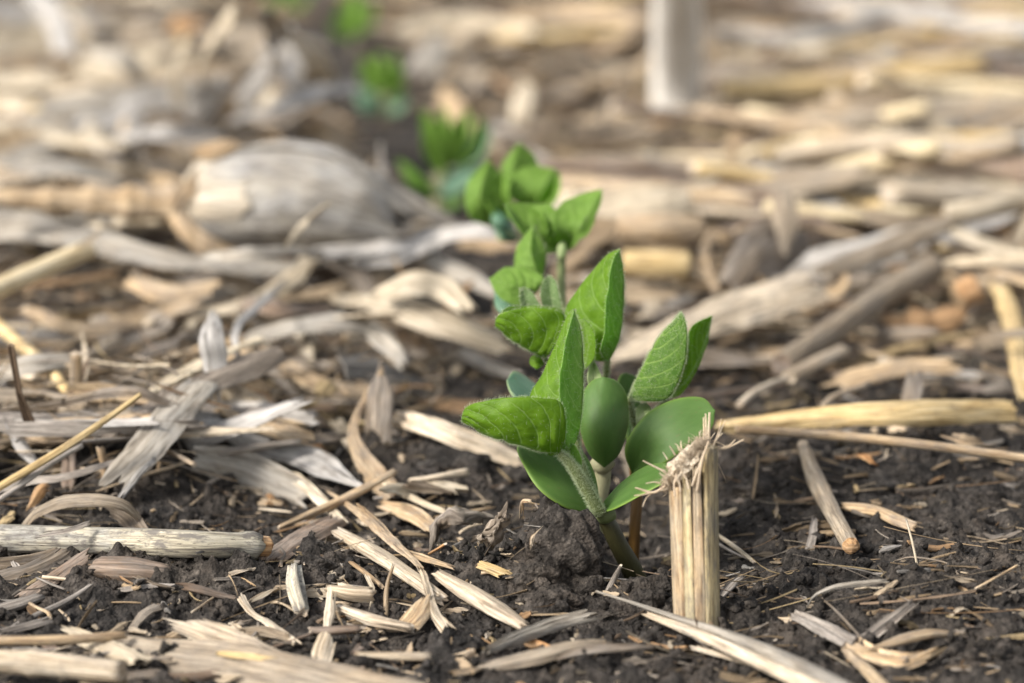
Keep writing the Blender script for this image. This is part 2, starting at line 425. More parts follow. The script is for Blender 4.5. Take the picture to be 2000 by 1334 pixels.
# ------------------------------------------------------------------ builders
UP = np.array([0, -.8, 1.0])
def ribbon_geo(P, wd, arc=.8, roll=0, thick=.035, n=None, m=13, rag=(.15, .15), wav=.09, up=UP, seed=0, ridge=.35, bumpy=.04, crumple=.012):
    P = np.array(P, float)
    L = np.linalg.norm(np.diff(P, axis=0), axis=1).sum()
    n = n or int(np.clip(L * 7, 10, 70))
    C = cr(P, n); T = tang(C); up = np.asarray(up, float)
    N = nrm(up - (T @ up)[:, None] * T); S = np.cross(T, N)
    r = lin(roll, n)[:, None]
    N, S = N * np.cos(r) + S * np.sin(r), S * np.cos(r) - N * np.sin(r)
    W = lin(wd, n); A = np.maximum(lin(arc, n), .02)
    s = np.linspace(-1, 1, m); tt = np.linspace(0, 1, n)
    k = seed * 13 + 5
    el = 1 + wav * 2.2 * fbm(tt * L * .9, tt * 0 + k, 3, k); er = 1 + wav * 2.2 * fbm(tt * L * .9, tt * 0 + k + 40, 3, k)
    side = np.where(s[None] < 0, el[:, None], er[:, None]); SS = s[None] * side
    Rr = W / A
    th = SS * (A / 2)[:, None]
    x = Rr[:, None] * np.sin(th); z = Rr[:, None] * (np.cos(th) - 1) + (Rr * (1 - np.cos(A / 2)))[:, None] * .5
    z = z + thick * ridge * 4 * vnoise(s[None] * (2 + W.mean() * 6) + 0 * tt[:, None], tt[:, None] * L * .25 + k, k)
    z = z + bumpy * W[:, None] * 2 * fbm(s[None] * 1.3 + k, tt[:, None] * L * .7, 3, k + 3)
    top = C[:, None] + S[:, None] * x[..., None] + N[:, None] * z[..., None]
    nz = N[:, None] * np.cos(th)[..., None] + S[:, None] * np.sin(th)[..., None]
    top = top + crumple * 2 * np.stack([fbm(top[..., 0] * 2.2 + q_ * 7 + k, top[..., 1] * 2.2 + top[..., 2] * 2.6, 4, k + q_) for q_ in range(3)], -1)
    e = max(2, n // 6)
    for end, amt in ((0, rag[0]), (1, rag[1])):
        if amt <= 0: continue
        ns = (vnoise(s * 2.1 + k, s * 0 + end * 9, k) * 1.6 + 1.1 * vnoise(s * 7.7 + k, s * 0 + end * 5, k + 1)) * 2.4 * amt
        for i in range(e):
            j = i if end == 0 else n - 1 - i
            f = (1 - i / e) ** 2 * (-1 if end == 0 else 1)
            top[j] += T[j] * (ns * f)[:, None]
    tk = thick * (1 - .5 * np.abs(s) ** 4)[None, :, None]
    bot = top - nz * tk
    U = (s[None] * W[:, None] * .5); Vv = np.broadcast_to((tt * L)[:, None], U.shape)
    return shell(top, bot, U, Vv, True)

def stalk_geo(P, rad, nodes=(), m=22, n=None, seed=0, ridge=.04, rag=.06, hollow=0.0, flat=1.0, cut=(0, 0), crook=.0):
    P = np.array(P, float); L = np.linalg.norm(np.diff(P, axis=0), axis=1).sum()
    n = n or int(np.clip(L * 7, 10, 90))
    C = cr(P, n); T = tang(C)
    up = np.array([0, 0, 1.0]) if abs(T[:, 2]).mean() < .8 else np.array([0, -1.0, 0])
    N = nrm(up - (T @ up)[:, None] * T); S = np.cross(T, N)
    rr = lin(rad, n); tt = np.linspace(0, 1, n); k = seed * 17 + 3
    for t0, amt in nodes:
        rr = rr * (1 + amt * np.exp(-((tt - t0) * L / (rad if np.isscalar(rad) else np.mean(rad)) / .55) ** 2))
    a = np.linspace(0, 2 * np.pi, m, endpoint=False)
    rg = 1 + ridge * 2 * vnoise(np.cos(a)[None] * 4 + k, np.sin(a)[None] * 4 + tt[:, None] * L * .15, k) \
           + ridge * 2 * fbm(a[None] * 5 + k, tt[:, None] * L * .5, 2, k + 1)
    if crook: C = C + crook * np.stack([fbm(tt * L * .6, tt * 0 + i * 9, 2, k + 7 + i) for i in range(3)], 1)
    ring = C[:, None] + (N[:, None] * (np.cos(a) * flat)[None, :, None] + S[:, None] * np.sin(a)[None, :, None]) * (rr[:, None] * rg)[..., None]
    for j, sg, ct in ((0, -1, cut[0]), (n - 1, 1, cut[1])):
        r0 = rr[j]; dsp = rag * 2 * vnoise(np.cos(a) * 3 + k, np.sin(a) * 3 + j, k + 2) + ct * r0 * np.sin(a + .6)
        ring[j] += T[j] * (dsp * sg)[:, None]
        ring[j] = C[j] + (ring[j] - C[j])
    V = ring.reshape(-1, 3); idx = np.arange(n * m).reshape(n, m); nx = np.roll(idx, -1, 1)
    F = np.stack([idx[:-1], nx[:-1], nx[1:], idx[1:]], -1).reshape(-1, 4)
    U = np.broadcast_to((a * rr.mean())[None], (n, m)); Vv = np.broadcast_to((tt * L)[:, None], (n, m))
    uv = np.stack([U, Vv], -1).reshape(-1, 2)
    mi = [0] * len(F); allF = F.tolist(); verts = [V]; uvs = [uv]; base = len(V)
    for j, sg in ((0, 1), (n - 1, -1)):
        ed = ring[j]; inner = C[j] + (ed - C[j]) * (.78 if hollow else .86) ; dep = T[j] * sg * (hollow if hollow else .03 * 1)
        v2 = inner; v3 = C[j] + (ed - C[j]) * .70 + dep * rr[j] * (1 if hollow else 0)
        ctr = (C[j] + dep * rr[j] * (1.0 if hollow else .3))[None]
        verts += [v2, v3, ctr]
        w2 = np.stack([np.cos(a), np.sin(a)], 1) * rr[j]; uvs += [w2 * .8, w2 * .7, np.zeros((1, 2))]
        for i in range(m):
            i2 = (i + 1) % m; e0, e1 = int(idx[j, i]), int(idx[j, i2])
            q = [(e0, e1, base + i2, base + i), (base + i, base + i2, base + m + i2, base + m + i), (base + m + i, base + m + i2, base + 2 * m)]
            for ii, f in enumerate(q):
                allF.append(list(f) if sg < 0 else list(f)[::-1]); mi.append(1)
        base += 2 * m + 1
    return np.vstack(verts), allF, np.vstack(uvs), mi

def leaf_geo(mid, ea, eb, n=46, m=15, thick=.022, puck=.035, nv=6.5, slope=.42, belly=.0, cup=0.0, lens=False):
    """mid/ea/eb: lists of 3D points from base to tip (midrib and the two margins)."""
    c = cr(mid, n); a = cr(ea, n); b = cr(eb, n)
    s = np.linspace(0, 1, m); tt = np.linspace(0, 1, n)[:, None]
    rows = []
    for sgn, e in ((-1, a), (1, b)):
        d = e - c; nn = nrm(np.cross(tang(c), nrm(d + 1e-9)))
        w_ = np.linalg.norm(d, axis=1)[:, None, None]
        if lens:
            g = c[:, None] + ((b - a) / 2 * sgn)[:, None] * s[None, :, None] + ((a + b) / 2 - c)[:, None] * (s ** 2)[None, :, None]
        else: g = c[:, None] + d[:, None] * s[None, :, None]
        g = g + nn[:, None] * (sgn * belly * w_ * (np.sin(np.pi * s))[None, :, None])
        ph = (tt - slope * s[None] ** 1.25) * nv
        pk = np.abs(np.sin(np.pi * (ph - .5)))**.7 * puck * np.sin(np.pi * np.clip(s * .92 + .06, 0, 1))[None]
        pk = pk * np.minimum(1, w_[..., 0] / .4) + puck * .8 * fbm(tt * 9, s[None] * 5 + sgn * 7, 2, 5)* np.minimum(1, w_[..., 0] / .4)
        g = g + nn[:, None] * (sgn * pk)[..., None]
        rows.append((g, nn))
    top = np.concatenate([rows[0][0][:, :0:-1], rows[1][0]], 1)
    sv = np.concatenate([-s[:0:-1], s])
    du = np.gradient(top, axis=0); dvv = np.gradient(top, axis=1); nz = nrm(np.cross(du, dvv))
    # a margin that collapses at base/tip has no normal: borrow the neighbour's
    nz[0] = nz[1]; nz[-1] = nz[-2]
    th = thick * (np.sqrt(np.clip(1 - np.abs(sv) ** 7, 0.02, 1))[None, :, None] if lens else np.ones((1, len(sv), 1)))
    if lens: th = th * (np.clip(np.sin(np.pi * np.clip(tt * .96 + .02, 0, 1)), .05, 1) ** .3)[..., None]
    U = np.broadcast_to(tt, (n, len(sv))); V = np.broadcast_to(sv[None], (n, len(sv)))
    return (*shell(top + nz * th / 2, top - nz * th / 2, U, V), top, nz)

def hair_mesh(name, roots, dirs, lens, rad, parent, mat='hair', bend=None, down=.0, kind='stuff'):
    """tapered, slightly bent three-sided strands"""
    roots = np.asarray(roots); k = len(roots); dirs = nrm(np.asarray(dirs)); lens = np.asarray(lens)[:, None]
    a = nrm(np.cross(dirs, nrm(NR.normal(size=(k, 3))))); c = np.cross(dirs, a)
    bv = a * (NR.uniform(-.35, .35, (k, 1)) if bend is None else bend) + np.array([0, 0, -down])
    V = []
    for f, rr in ((0, 1.0), (.55, .7)):
        ctr = roots + dirs * lens * f + bv * lens * f * f
        for j in range(3):
            an = 2 * math.pi * j / 3; V.append(ctr + (a * math.cos(an) + c * math.sin(an)) * rad * rr)
    V.append(roots + dirs * lens + bv * lens)
    V = np.stack(V, 1).reshape(-1, 3); b0 = np.arange(k)[:, None] * 7
    T3 = []
    for j in range(3):
        j2 = (j + 1) % 3
        T3 += [b0 + np.array([[j, j2, 3 + j2]]), b0 + np.array([[j, 3 + j2, 3 + j]]), b0 + np.array([[3 + j, 3 + j2, 6]])]
    F = np.vstack(T3)
    uv = np.zeros((len(V), 2)); o = put(name, V, F, uv, (M[mat],), parent=parent)
    if kind: o['kind'] = kind
    return o

M['whitestub'] = straw_mat('pale_stub', (.80, .73, .62), (.89, .84, .76), (.92, .90, .85), greyamt=.0, speck=.0, stain=0)

M['ear'] = straw_mat('ear_husk', (.23, .205, .175), (.34, .31, .265), (.46, .43, .375), grey=(.30, .30, .30), greyamt=.6, speck=.08, trans=.1, fib=9)
M['earcream'] = straw_mat('ear_husk_cream', (.50, .42, .31), (.62, .54, .42), (.72, .65, .53), greyamt=.3, speck=.05, trans=.1, fib=9)

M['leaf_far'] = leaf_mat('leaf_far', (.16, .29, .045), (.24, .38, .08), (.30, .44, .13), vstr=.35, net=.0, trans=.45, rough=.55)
M['leaf_downy'] = leaf_mat('leaf_downy', (.11, .19, .06), (.18, .27, .10), (.36, .46, .24), trans=.3, rough=.7)

M['bright'] = straw_mat('bright_straw', (.58, .43, .22), (.80, .66, .42), (.88, .79, .60), greyamt=.0, speck=.1, stain=.0)

# ------------------------------------------------------------------ ground
def build_soil():
    rows = []; y = -45.0
    while y < 5200:
        d = y + 56.0
        if y < -9: st = .35
        elif y < 9: st = .052
        elif y < 45: st = .052 + (y - 9) * .006
        elif y < 160: st = .27 + (y - 45) * .01
        else: st = 1.4 + (y - 160) * .12
        rows.append(y); y += st
    ys = np.array(rows); d = np.maximum(ys + 56.0, 12)
    nc = 520; u = np.linspace(-1, 1, nc)
    e = np.linspace(0, 1, 46)[1:] ; ext = 1 + (e * .6 + e ** 3 * 8 + e ** 8 * 300)
    u = np.concatenate([-ext[::-1], u, ext])
    X = u[None] * (.186 * d)[:, None]; Y = np.broadcast_to(ys[:, None], X.shape)
    near = np.clip(1.15 - (Y - 60) / 300, 0, 1) * np.clip(1 - (np.abs(X) - 60) / 200, 0, 1)
    Zz = macro(X, Y) + detail(X, Y) * near
    V = np.stack([X, Y, Zz], -1); n, m = X.shape; idx = np.arange(n * m).reshape(n, m)
    F = np.stack([idx[:-1, :-1], idx[:-1, 1:], idx[1:, 1:], idx[1:, :-1]], -1).reshape(-1, 4)
    o = put('ground', V.reshape(-1, 3), F, None, (M['soil'],), origin=(0, 0, 0))
    tag(o, 'dark crumbly field soil under the crop residue', 'soil', kind='structure')
build_soil()

def crumb_verts():
    t = (1 + 5 ** .5) / 2
    v = nrm(np.array([(-1, t, 0), (1, t, 0), (-1, -t, 0), (1, -t, 0), (0, -1, t), (0, 1, t), (0, -1, -t), (0, 1, -t), (t, 0, -1), (t, 0, 1), (-t, 0, -1), (-t, 0, 1)], float))
    f = np.array([(0, 11, 5), (0, 5, 1), (0, 1, 7), (0, 7, 10), (0, 10, 11), (1, 5, 9), (5, 11, 4), (11, 10, 2), (10, 7, 6), (7, 1, 8), (3, 9, 4), (3, 4, 2), (3, 2, 6), (3, 6, 8), (3, 8, 9), (4, 9, 5), (2, 4, 11), (6, 2, 10), (8, 6, 7), (9, 8, 1)])
    return v, f
def subdiv(v, f):
    v = v.tolist(); cache = {}; out = []
    def midp(a, b):
        k = (min(a, b), max(a, b))
        if k not in cache: cache[k] = len(v); v.append(nrm((np.array(v[a]) + np.array(v[b])) / 2).tolist())
        return cache[k]
    for a, b, c in f:
        x, y, z = midp(a, b), midp(b, c), midp(c, a); out += [(a, x, z), (b, y, x), (c, z, y), (x, y, z)]
    return np.array(v), np.array(out)
ICO = crumb_verts()
ICO1 = subdiv(*ICO)
def build_crumbs():
    v, f = ICO1; k = 5200
    d = 50 + 22 * NR.rand(k) ** 1.2; px = NR.uniform(-100, 2100, k); x = (px - 1000) / 5833 * d; y = d - 56
    r = .028 + .10 * NR.rand(k) ** 3.2
    z = macro(x, y) + detail(x, y) + r * .35
    jit = 1 + .28 * NR.normal(size=(k, len(v), 1))
    sc3 = NR.uniform(.75, 1.3, (k, 1, 3))
    V = np.stack([x, y, z], 1)[:, None] + v[None] * jit * sc3 * r[:, None, None]
    F = (np.arange(k) * len(v))[:, None, None] + f[None]
    o = put('soil_crumbs', V.reshape(-1, 3), F.reshape(-1, 3), None, (M['soil'],), origin=(0, 0, 0))
    tag(o, 'loose dark crumbs of soil strewn over the field', 'soil crumbs', kind='stuff')
build_crumbs()

def clod(px, py, r, label, sq=(1, 1, .75), h=0.0, seed=0, name='soil_clod'):
    v, f = subdiv(*subdiv(*subdiv(*ICO1)))
    p = G(px, py, h); a = v * 1.0
    k = seed * 7.7
    lump = 1 + .5 * fbm(a[:, 0] * 1.6 + k + a[:, 2], a[:, 1] * 1.6 + a[:, 2] * 1.3, 3, 70 + seed)
    wf, wi = worley(a[:, 0] * 3 + a[:, 2] * 1.7 + k, a[:, 1] * 3 - a[:, 2] * 1.2, 80 + seed)
    w2, _ = worley(a[:, 0] * 8 + a[:, 2] * 5 + k, a[:, 1] * 8 - a[:, 2] * 4, 90 + seed)
    rr = lump + .30 * np.clip(.6 - wf, 0, 1) * (.4 + wi) + .16 * np.clip(.5 - w2, 0, 1) + .05 * fbm(a[:, 0] * 14 + k, a[:, 1] * 14 + a[:, 2] * 9, 2, 5)
    V = p + a * rr[:, None] * r * np.array(sq)
    tag(put(name, V, f, None, (M['soil'],)), label, 'soil clod', 'clods of dark soil around the stubble')
for i, (px, py, r, sq, h, lb) in enumerate([
    (1100, 1085, .62, (1, .9, 1.25), .1, 'tall crumbly clod of dark soil left of the seedling stem'),
    (1045, 1130, .42, (1.1, .9, .8), .0, 'rounded clod at the left foot of the tall soil mound'),
    (1075, 1178, .40, (1.3, .9, .7), -.05, 'lumpy brown clod in front of the tall soil mound'),
    (1150, 1150, .26, (1, .9, .9), .0, 'small clod between the soil mound and the seedling stem'),
    (1262, 1182, .30, (.9, .9, 1.0), .05, 'angular clod just left of the cut upright stalk'),
    (1300, 1150, .26, (.7, .9, 1.1), .05, 'brown clod touching the cut upright stalk'),
    (1175, 1300, .34, (1, 1, .8), -.05, 'blurred round clod in front of the long split stalk'),
    (1320, 1300, .22, (.7, 1, 1.2), .0, 'upright blurred clod under the long split stalk'),
    (620, 1112, .28, (1.1, 1, .9), .0, 'dark clod below the flat brown rind chip'),
    (1620, 1005, .26, (1.1, 1, .8), .0, 'reddish brown clod left of the hollow fallen stalk'),
    (1480, 960, .34, (1.3, 1, .7), .0, 'dark clod behind the upright cut stalk'),
    (1760, 940, .5, (1.4, 1, .7), .0, 'broad blurred clod under the long thin straw'),
    (1905, 985, .45, (1.3, 1, .7), -.1, 'broad clod at the right behind the fine upright straw'),
    (1850, 1185, .34, (1.5, 1, .6), -.05, 'crusted clod right of the small dark burrow'),
    (1960, 1250, .45, (1.2, 1, .7), -.1, 'large clod in the lower right corner'),
    (1590, 1280, .2, (1, 1, .8), 0, 'small smooth clod left of the curved grey rind strip'),
    (890, 905, .5, (1.5, 1, .7), -.05, 'blurred dark clod behind the fallen pinkish strip'),
    (1010, 935, .35, (1.1, 1, .8), 0, 'dark clod under the large lower left leaf'),
    (440, 1150, .3, (1.6, 1, .5), -.05, 'low crumbly clod right of the short buried stub'),
    (860, 1290, .32, (1.4, 1, .7), -.05, 'blurred dark clod by the front litter')]):
    clod(px, py, r, lb, sq, h, i)

# ------------------------------------------------------------------ loose, uncountable litter
def proj(p):
    v = p - CAM; d = v @ FWD; return CX + (v @ RGT) / d * FPX, CY - (v @ UPV) / d * FPX, d
ROWX = [(1240, 1140), (1110, 900), (1040, 700), (940, 560), (862, 440), (745, 245), (690, 90), (600, 0)]
def row_clear(px, py, d):
    c = np.interp(-py, [-q[1] for q in ROWX], [q[0] for q in ROWX]); return np.clip(np.abs(px - c) / 90 - .7, 0, 1)
def dens(px, py):
    edge = np.interp(px, [0, 300, 600, 800, 950, 1400, 1700, 2000], [1050, 990, 970, 890, 770, 800, 790, 760])
    D = np.clip((edge - py) / 120, 0, 1)
    for hx, hy, rx, ry in ((680, 695, 110, 42), (860, 655, 80, 30), (620, 585, 60, 22), (1000, 640, 60, 40), (1560, 640, 60, 26)):
        D = D * (1 - .95 * np.exp(-((px - hx) / rx) ** 2 - ((py - hy) / ry) ** 2))
    return D
PAL = np.array([(.66, .50, .32), (.74, .60, .43), (.54, .40, .25), (.64, .56, .47), (.46, .40, .34), (.84, .72, .55), (.68, .53, .30), (.36, .26, .18), (.58, .37, .20), (.58, .55, .51)])
def build_litter(name, label, count, bounds, size, z_hi, seed, bright=1.0, use_d=True, ang=None, keep=.05, flank=False):
    rs = np.random.RandomState(seed)
    y = rs.uniform(bounds[2], bounds[3], count * 3) if bounds[3] < 60 else bounds[2] + (bounds[3] - bounds[2]) * rs.rand(count * 3) ** .9
    hw = .19 * (y + 56) + 5
    x = rs.uniform(-1, 1, count * 3) * hw
    if flank: x = np.sign(x) * (hw + np.abs(x) * 1.6)
    z = macro(x, y); P = np.stack([x, y, z], 1)
    px, py, d = proj(P)
    D = dens(px, py) * row_clear(px, py, d) if use_d else np.ones(len(x))
    kp = rs.rand(len(x)) < np.maximum(D, keep); P = P[kp][:count]; D = D[kp][:count]; k = len(P)
    n, m = 7, 3
    Ls = size[0] + (size[1] - size[0]) * rs.rand(k) ** 2.5; Ws = np.minimum(Ls * .45, size[2] + (size[3] - size[2]) * rs.rand(k) ** 2.5)
    yaw = rs.uniform(0, np.pi, k) if ang is None else rs.normal(ang, .55, k)
    right = P[:, 0] > 3; yaw = np.where(right & (rs.rand(k) < .6), rs.normal(.1, .4, k), yaw)
    pit = rs.normal(0, .16, k) + (rs.rand(k) < .06) * rs.normal(0, .5, k)
    zz = z_hi * D * rs.rand(k) ** 1.1 + Ws * .2 + np.abs(np.sin(pit)) * Ls * .3 + (1 - D) * .10
    dr = np.stack([np.cos(yaw) * np.cos(pit), np.sin(yaw) * np.cos(pit), np.sin(pit)], 1)
    roll = rs.normal(0, .5, k); sd_ = np.stack([-np.sin(yaw), np.cos(yaw), 0 * yaw], 1); nn = np.cross(dr, sd_)
    S0 = sd_ * np.cos(roll)[:, None] + nn * np.sin(roll)[:, None]; N0 = nn * np.cos(roll)[:, None] - sd_ * np.sin(roll)[:, None]
    t = np.linspace(-.5, .5, n)[None]; s = np.array([-1, 0, 1.0])
    bend = rs.normal(0, .045, k) + (rs.rand(k) < .12) * rs.normal(0, .2, k); bs = rs.normal(0, .035, k); tw = rs.normal(0, .5, k)
    C = P[:, None] + np.array([0, 0, 1]) * zz[:, None, None] + dr[:, None] * (t * Ls[:, None])[..., None] \
        - N0[:, None] * ((bend * Ls)[:, None] * (4 * t * t))[..., None] + S0[:, None] * ((bs * Ls)[:, None] * 4 * t * t)[..., None]
    ca, sa = np.cos(tw[:, None] * t), np.sin(tw[:, None] * t)
    S = S0[:, None] * ca[..., None] + N0[:, None] * sa[..., None]; N = N0[:, None] * ca[..., None] - S0[:, None] * sa[..., None]
    wv = (1 + .35 * rs.normal(size=(k, n))).clip(.3, 1.6) * np.array([.6, .95, 1, 1, 1, .95, .55])[None]
    arc = rs.uniform(.05, .45, k)
    w_ = (Ws[:, None] * wv * .5)
    top = C[:, :, None] + S[:, :, None] * (w_[..., None] * s)[..., None] + N[:, :, None] * ((w_ * arc[:, None])[..., None] * (1 - s * s))[..., None]
    th = np.minimum(.05, Ws * .25)[:, None, None, None]
    bot = top - N[:, :, None] * th
    U = (w_[..., None] * s) + rs.uniform(0, 60, k)[:, None, None]; V = np.broadcast_to((t * Ls[:, None])[..., None], U.shape) + rs.uniform(0, 60, k)[:, None, None]
    verts = np.concatenate([top.reshape(k, -1, 3), bot.reshape(k, -1, 3)], 1)
    uv = np.stack([U, V], -1).reshape(k, -1, 2); uv = np.concatenate([uv, uv], 1)
    _, F, _ = shell(np.zeros((n, m, 3)), np.zeros((n, m, 3)), np.zeros((n, m)), np.zeros((n, m)))
    F = (np.arange(k) * (2 * n * m))[:, None, None] + F[None]
    ci = rs.choice(len(PAL), k, p=[.16, .16, .12, .12, .08, .1, .08, .07, .05, .06]); col = PAL[ci] * (bright * rs.uniform(.22, 1.08, (k, 1)))
    col = np.repeat(col, 2 * n * m, 0).clip(0, .92)
    o = put(name, verts.reshape(-1, 3), F.reshape(-1, 4), uv.reshape(-1, 2), (M['litter'],), col=col, origin=(0, 0, 0), smooth=False)
    tag(o, label, 'crop litter', kind='stuff')
build_litter('straw_litter', 'fine mat of broken straw and husk bits covering the field behind the seedling', 9000, (0, 0, 2, 150), (.5, 5.5, .08, .8), 1.3, 5, 1.05)
build_litter('straw_crumbs', 'short broken straw crumbs and fibres scattered over the near soil', 5200, (0, 0, -12, 22), (.10, 1.3, .03, .16), .45, 6, .8, keep=.5)
build_litter('fibre_shreds', 'tangled thin fibres and shredded leaf threads woven through the residue', 9000, (0, 0, -6, 60), (.5, 3.4, .018, .07), 1.45, 14, .85, keep=.12)
build_litter('flanking_litter', 'loose straw mat on both sides of the row beyond the plot', 5200, (0, 0, 4, 150), (1.0, 6.5, .2, 1.0), 1.3, 12, 1.0, use_d=False, flank=True)
build_litter('distant_litter', 'loose straw mat of the far field', 1500, (0, 0, 150, 420), (3, 12, .5, 2.0), 1.5, 9, 1.0, use_d=False)

# ------------------------------------------------------------------ individual residue pieces
CNT = [0]
def rb(name, mat, pts, w, label, cat, h=.25, group=None, **kw):
    """pts: (px, py[, h]) along the centre line; w: width in photo pixels (converted at that depth)"""
    CNT[0] += 1
    P = [G(p[0], p[1], p[2] if len(p) > 2 else h) for p in pts]
    d = np.mean([(p - CAM) @ FWD for p in P]); k = d / FPX
    wd = np.array(w, float) * k if not np.isscalar(w) else w * k
    kw.setdefault('seed', CNT[0]); kw.setdefault('thick', .035 * d / 58)
    if 'rag' in kw: kw['rag'] = tuple(r * k for r in kw['rag'])
    else: kw['rag'] = (8 * k, 8 * k)
    V, F, uv = ribbon_geo(P, wd, **kw)
    return tag(put(name, V, F, uv, (M[mat],)), label, cat, group)
def st(name, mat, pts, r, label, cat, h=None, pith='pith', group=None, split=False, **kw):
    CNT[0] += 1
    rr = r if np.isscalar(r) else np.mean(r)
    P0 = G(pts[0][0], pts[0][1], 0); k = ((P0 - CAM) @ FWD) / FPX
    hh = (rr * k * .9 + .05) if h is None else h
    P = [G(p[0], p[1], p[2] if len(p) > 2 else hh) for p in pts]
    k = np.array([((p - CAM) @ FWD) / FPX for p in P])
    rd = (np.interp(np.linspace(0, 1, len(P)), np.linspace(0, 1, len(np.atleast_1d(r))), np.atleast_1d(r)) * k)
    kw.setdefault('seed', CNT[0])
    V, F, uv, mi = stalk_geo(P, rd, **kw)
    return tag(put(name, V, F, uv, (M[mat], M[pith]), midx=mi), label, cat, group)

PIECES = 'crop residue pieces lying around the seedling'
# -- lower left
o = st('fallen_stalk', 'moldy', [(2, 1052), (180, 1056), (360, 1062), (505, 1067)], [27, 27, 27, 25], 'mottled grey and cream stalk lying across the left edge, node at its right end', 'stalk', nodes=((.965, .22),), rag=.08, cut=(.3, 0), h=.42)
o2 = st('pith', 'orange', [(505, 1067, .42), (522, 1068, .41)], 20, None, None, rag=.04); o2['label'] = 'crumbly orange pith core'
def adopt(c, p):
    c.parent = p; c.location = tuple((np.array(c['_org']) - np.array(p['_org'])) * CM)
    for k in ('category', 'group'):
        if k in c: del c[k]
adopt(o2, o)
CAMUP = np.array([0, -1.0, .35])               # normal of pieces that stand facing the camera
rb('husk_sliver', 'grey', [(90, 1044, .78), (130, 1036, .80), (172, 1022, .84)], 14, 'torn sliver stuck on top of the mottled fallen stalk', 'straw', rag=(12, 8))
o = st('buried_stub', 'brown', [(192, 1112, .15), (250, 1114, .13), (328, 1120, .05)], [24, 26, 17], 'short pinkish brown stub half buried under the mottled stalk', 'stalk stub', rag=.1, cut=(.2, 0))
rb('rind_strip', 'old', [(-30, 1140, .1), (60, 1115, .2), (130, 1080, .3)], 44, 'dark ribbed rind strip under the left end of the mottled stalk', 'rind')
rb('rind_strip', 'brown', [(40, 1170, .1), (100, 1130, .18), (165, 1085, .3)], 34, 'brown rind strip running down from beneath the mottled stalk', 'rind')
rb('rind_strip', 'old', [(-20, 1100, .2), (60, 1092, .2), (120, 1075, .3)], 30, 'dark leaf edge tucked under the mottled stalk at the frame edge', 'rind')
st('twig', 'grey', [(-10, 1245, .1), (70, 1200, .2), (120, 1175, .25), (178, 1138, .4)], [6, 7, 6, 4], 'thin grey twig slanting up beside the dark rind strips', 'twig', crook=.12)
st('rind_chip', 'grey', [(-20, 1195, .15), (30, 1182, .2), (77, 1166, .22)], [17, 17, 13], 'ribbed grey stalk chip at the left edge below the dark rind', 'stalk', flat=.6)
rb('rind_strip', 'grey', [(10, 1232), (50, 1222), (88, 1212)], 20, 'small grey flake under the thin grey twig', 'rind')
rb('rind_plank', 'plank', [(225, 1262, .25), (400, 1290, .3), (600, 1330, .3), (800, 1372, .3)], [60, 110, 120, 110], 'wide blurred beige rind plank across the bottom edge', 'rind plank', arc=.5, rag=(30, 20), thick=.08)
rb('rind_plank', 'plank', [(360, 1222, .5), (430, 1245, .45), (520, 1275, .4)], [40, 62, 30], 'torn upright edge rising from the wide beige plank', 'rind plank', rag=(20, 20), roll=.5)
rb('straw', 'yellow', [(440, 1278, .5), (480, 1281, .5), (530, 1287, .5)], 11, 'narrow yellow straw lying on the wide beige plank', 'straw')
st('straw', 'tan', [(-20, 1252, .5), (120, 1250, .5), (245, 1240, .5)], [9, 10, 8], 'blurred olive tan straw above the pale noded stalk, bottom left', 'straw')
st('fallen_stalk', 'pale', [(-20, 1290, .5), (60, 1295, .5), (240, 1312, .5)], [23, 25, 22], 'blurred pale noded stalk in the bottom left corner', 'stalk', nodes=((.32, .18),))
rb('rind_chip', 'cream', [(125, 1232, .35), (200, 1262, .35), (272, 1290, .35)], [30, 46, 34], 'pale broken chip between the olive straw and the wide plank', 'rind chip', rag=(18, 18))
rb('husk_arch', 'plank', [(45, 1030, .3), (75, 1000, .7), (125, 978, 1.0), (185, 975, 1.05), (240, 985, .9), (278, 1016, .5)], [22, 30, 34, 32, 28, 12], 'mottled husk strip arching over the mottled fallen stalk', 'husk', arc=1.6, up=(0, -.9, 1))
rb('husk_strip', 'old', [(210, 985, .7), (245, 1005, .5), (285, 1050, .3)], [40, 45, 30], 'dark hanging fold behind the arching husk', 'husk', up=CAMUP)
st('straw', 'yellow', [(-20, 962, .9), (110, 885, 1.5), (200, 825, 1.9), (274, 771, 2.3)], [8, 8, 7, 5], 'slender pointed yellow straw slanting up over the left litter', 'straw', ridge=.08, m=12)
st('straw', 'grey', [(-20, 990, .7), (100, 905, 1.2), (160, 870, 1.3)], [6, 6, 5], 'grey straw lying just under the slender yellow straw', 'straw', m=12)
rb('husk_strip', 'bluehusk', [(40, 822, 1.3), (140, 826, 1.3), (300, 822, 1.3)], [14, 24, 20], 'flat bluish grey strip crossed by the slender yellow straw', 'husk')
rb('husk_strip', 'husk', [(222, 945, .6), (290, 870, 1.0), (345, 800, 1.2), (398, 742, 1.4)], [60, 84, 78, 60], 'broad grey leaf blade slanting up through the left litter', 'husk', arc=.5, rag=(10, 10))
rb('husk_strip', 'bluehusk', [(232, 975, .7), (262, 935, 1.0), (300, 895, 1.1)], [12, 15, 12], 'narrow silvery sliver leaning on the broad grey blade', 'husk')
rb('husk_strip', 'bluehusk', [(417, 612, 2.6), (412, 660, 2.3), (418, 710, 1.8), (420, 772, 1.2)], [18, 50, 58, 26], 'pale bluish husk tongue hanging down with a rusty tip', 'husk', up=CAMUP, arc=1.3)
rb('husk_strip', 'bluehusk', [(560, 545, 2.6), (500, 600, 2.5), (460, 645, 2.2), (468, 710, 1.6)], [8, 18, 18, 12], 'thin silvery ribbon hanging right of the pale husk tongue', 'husk', up=CAMUP)
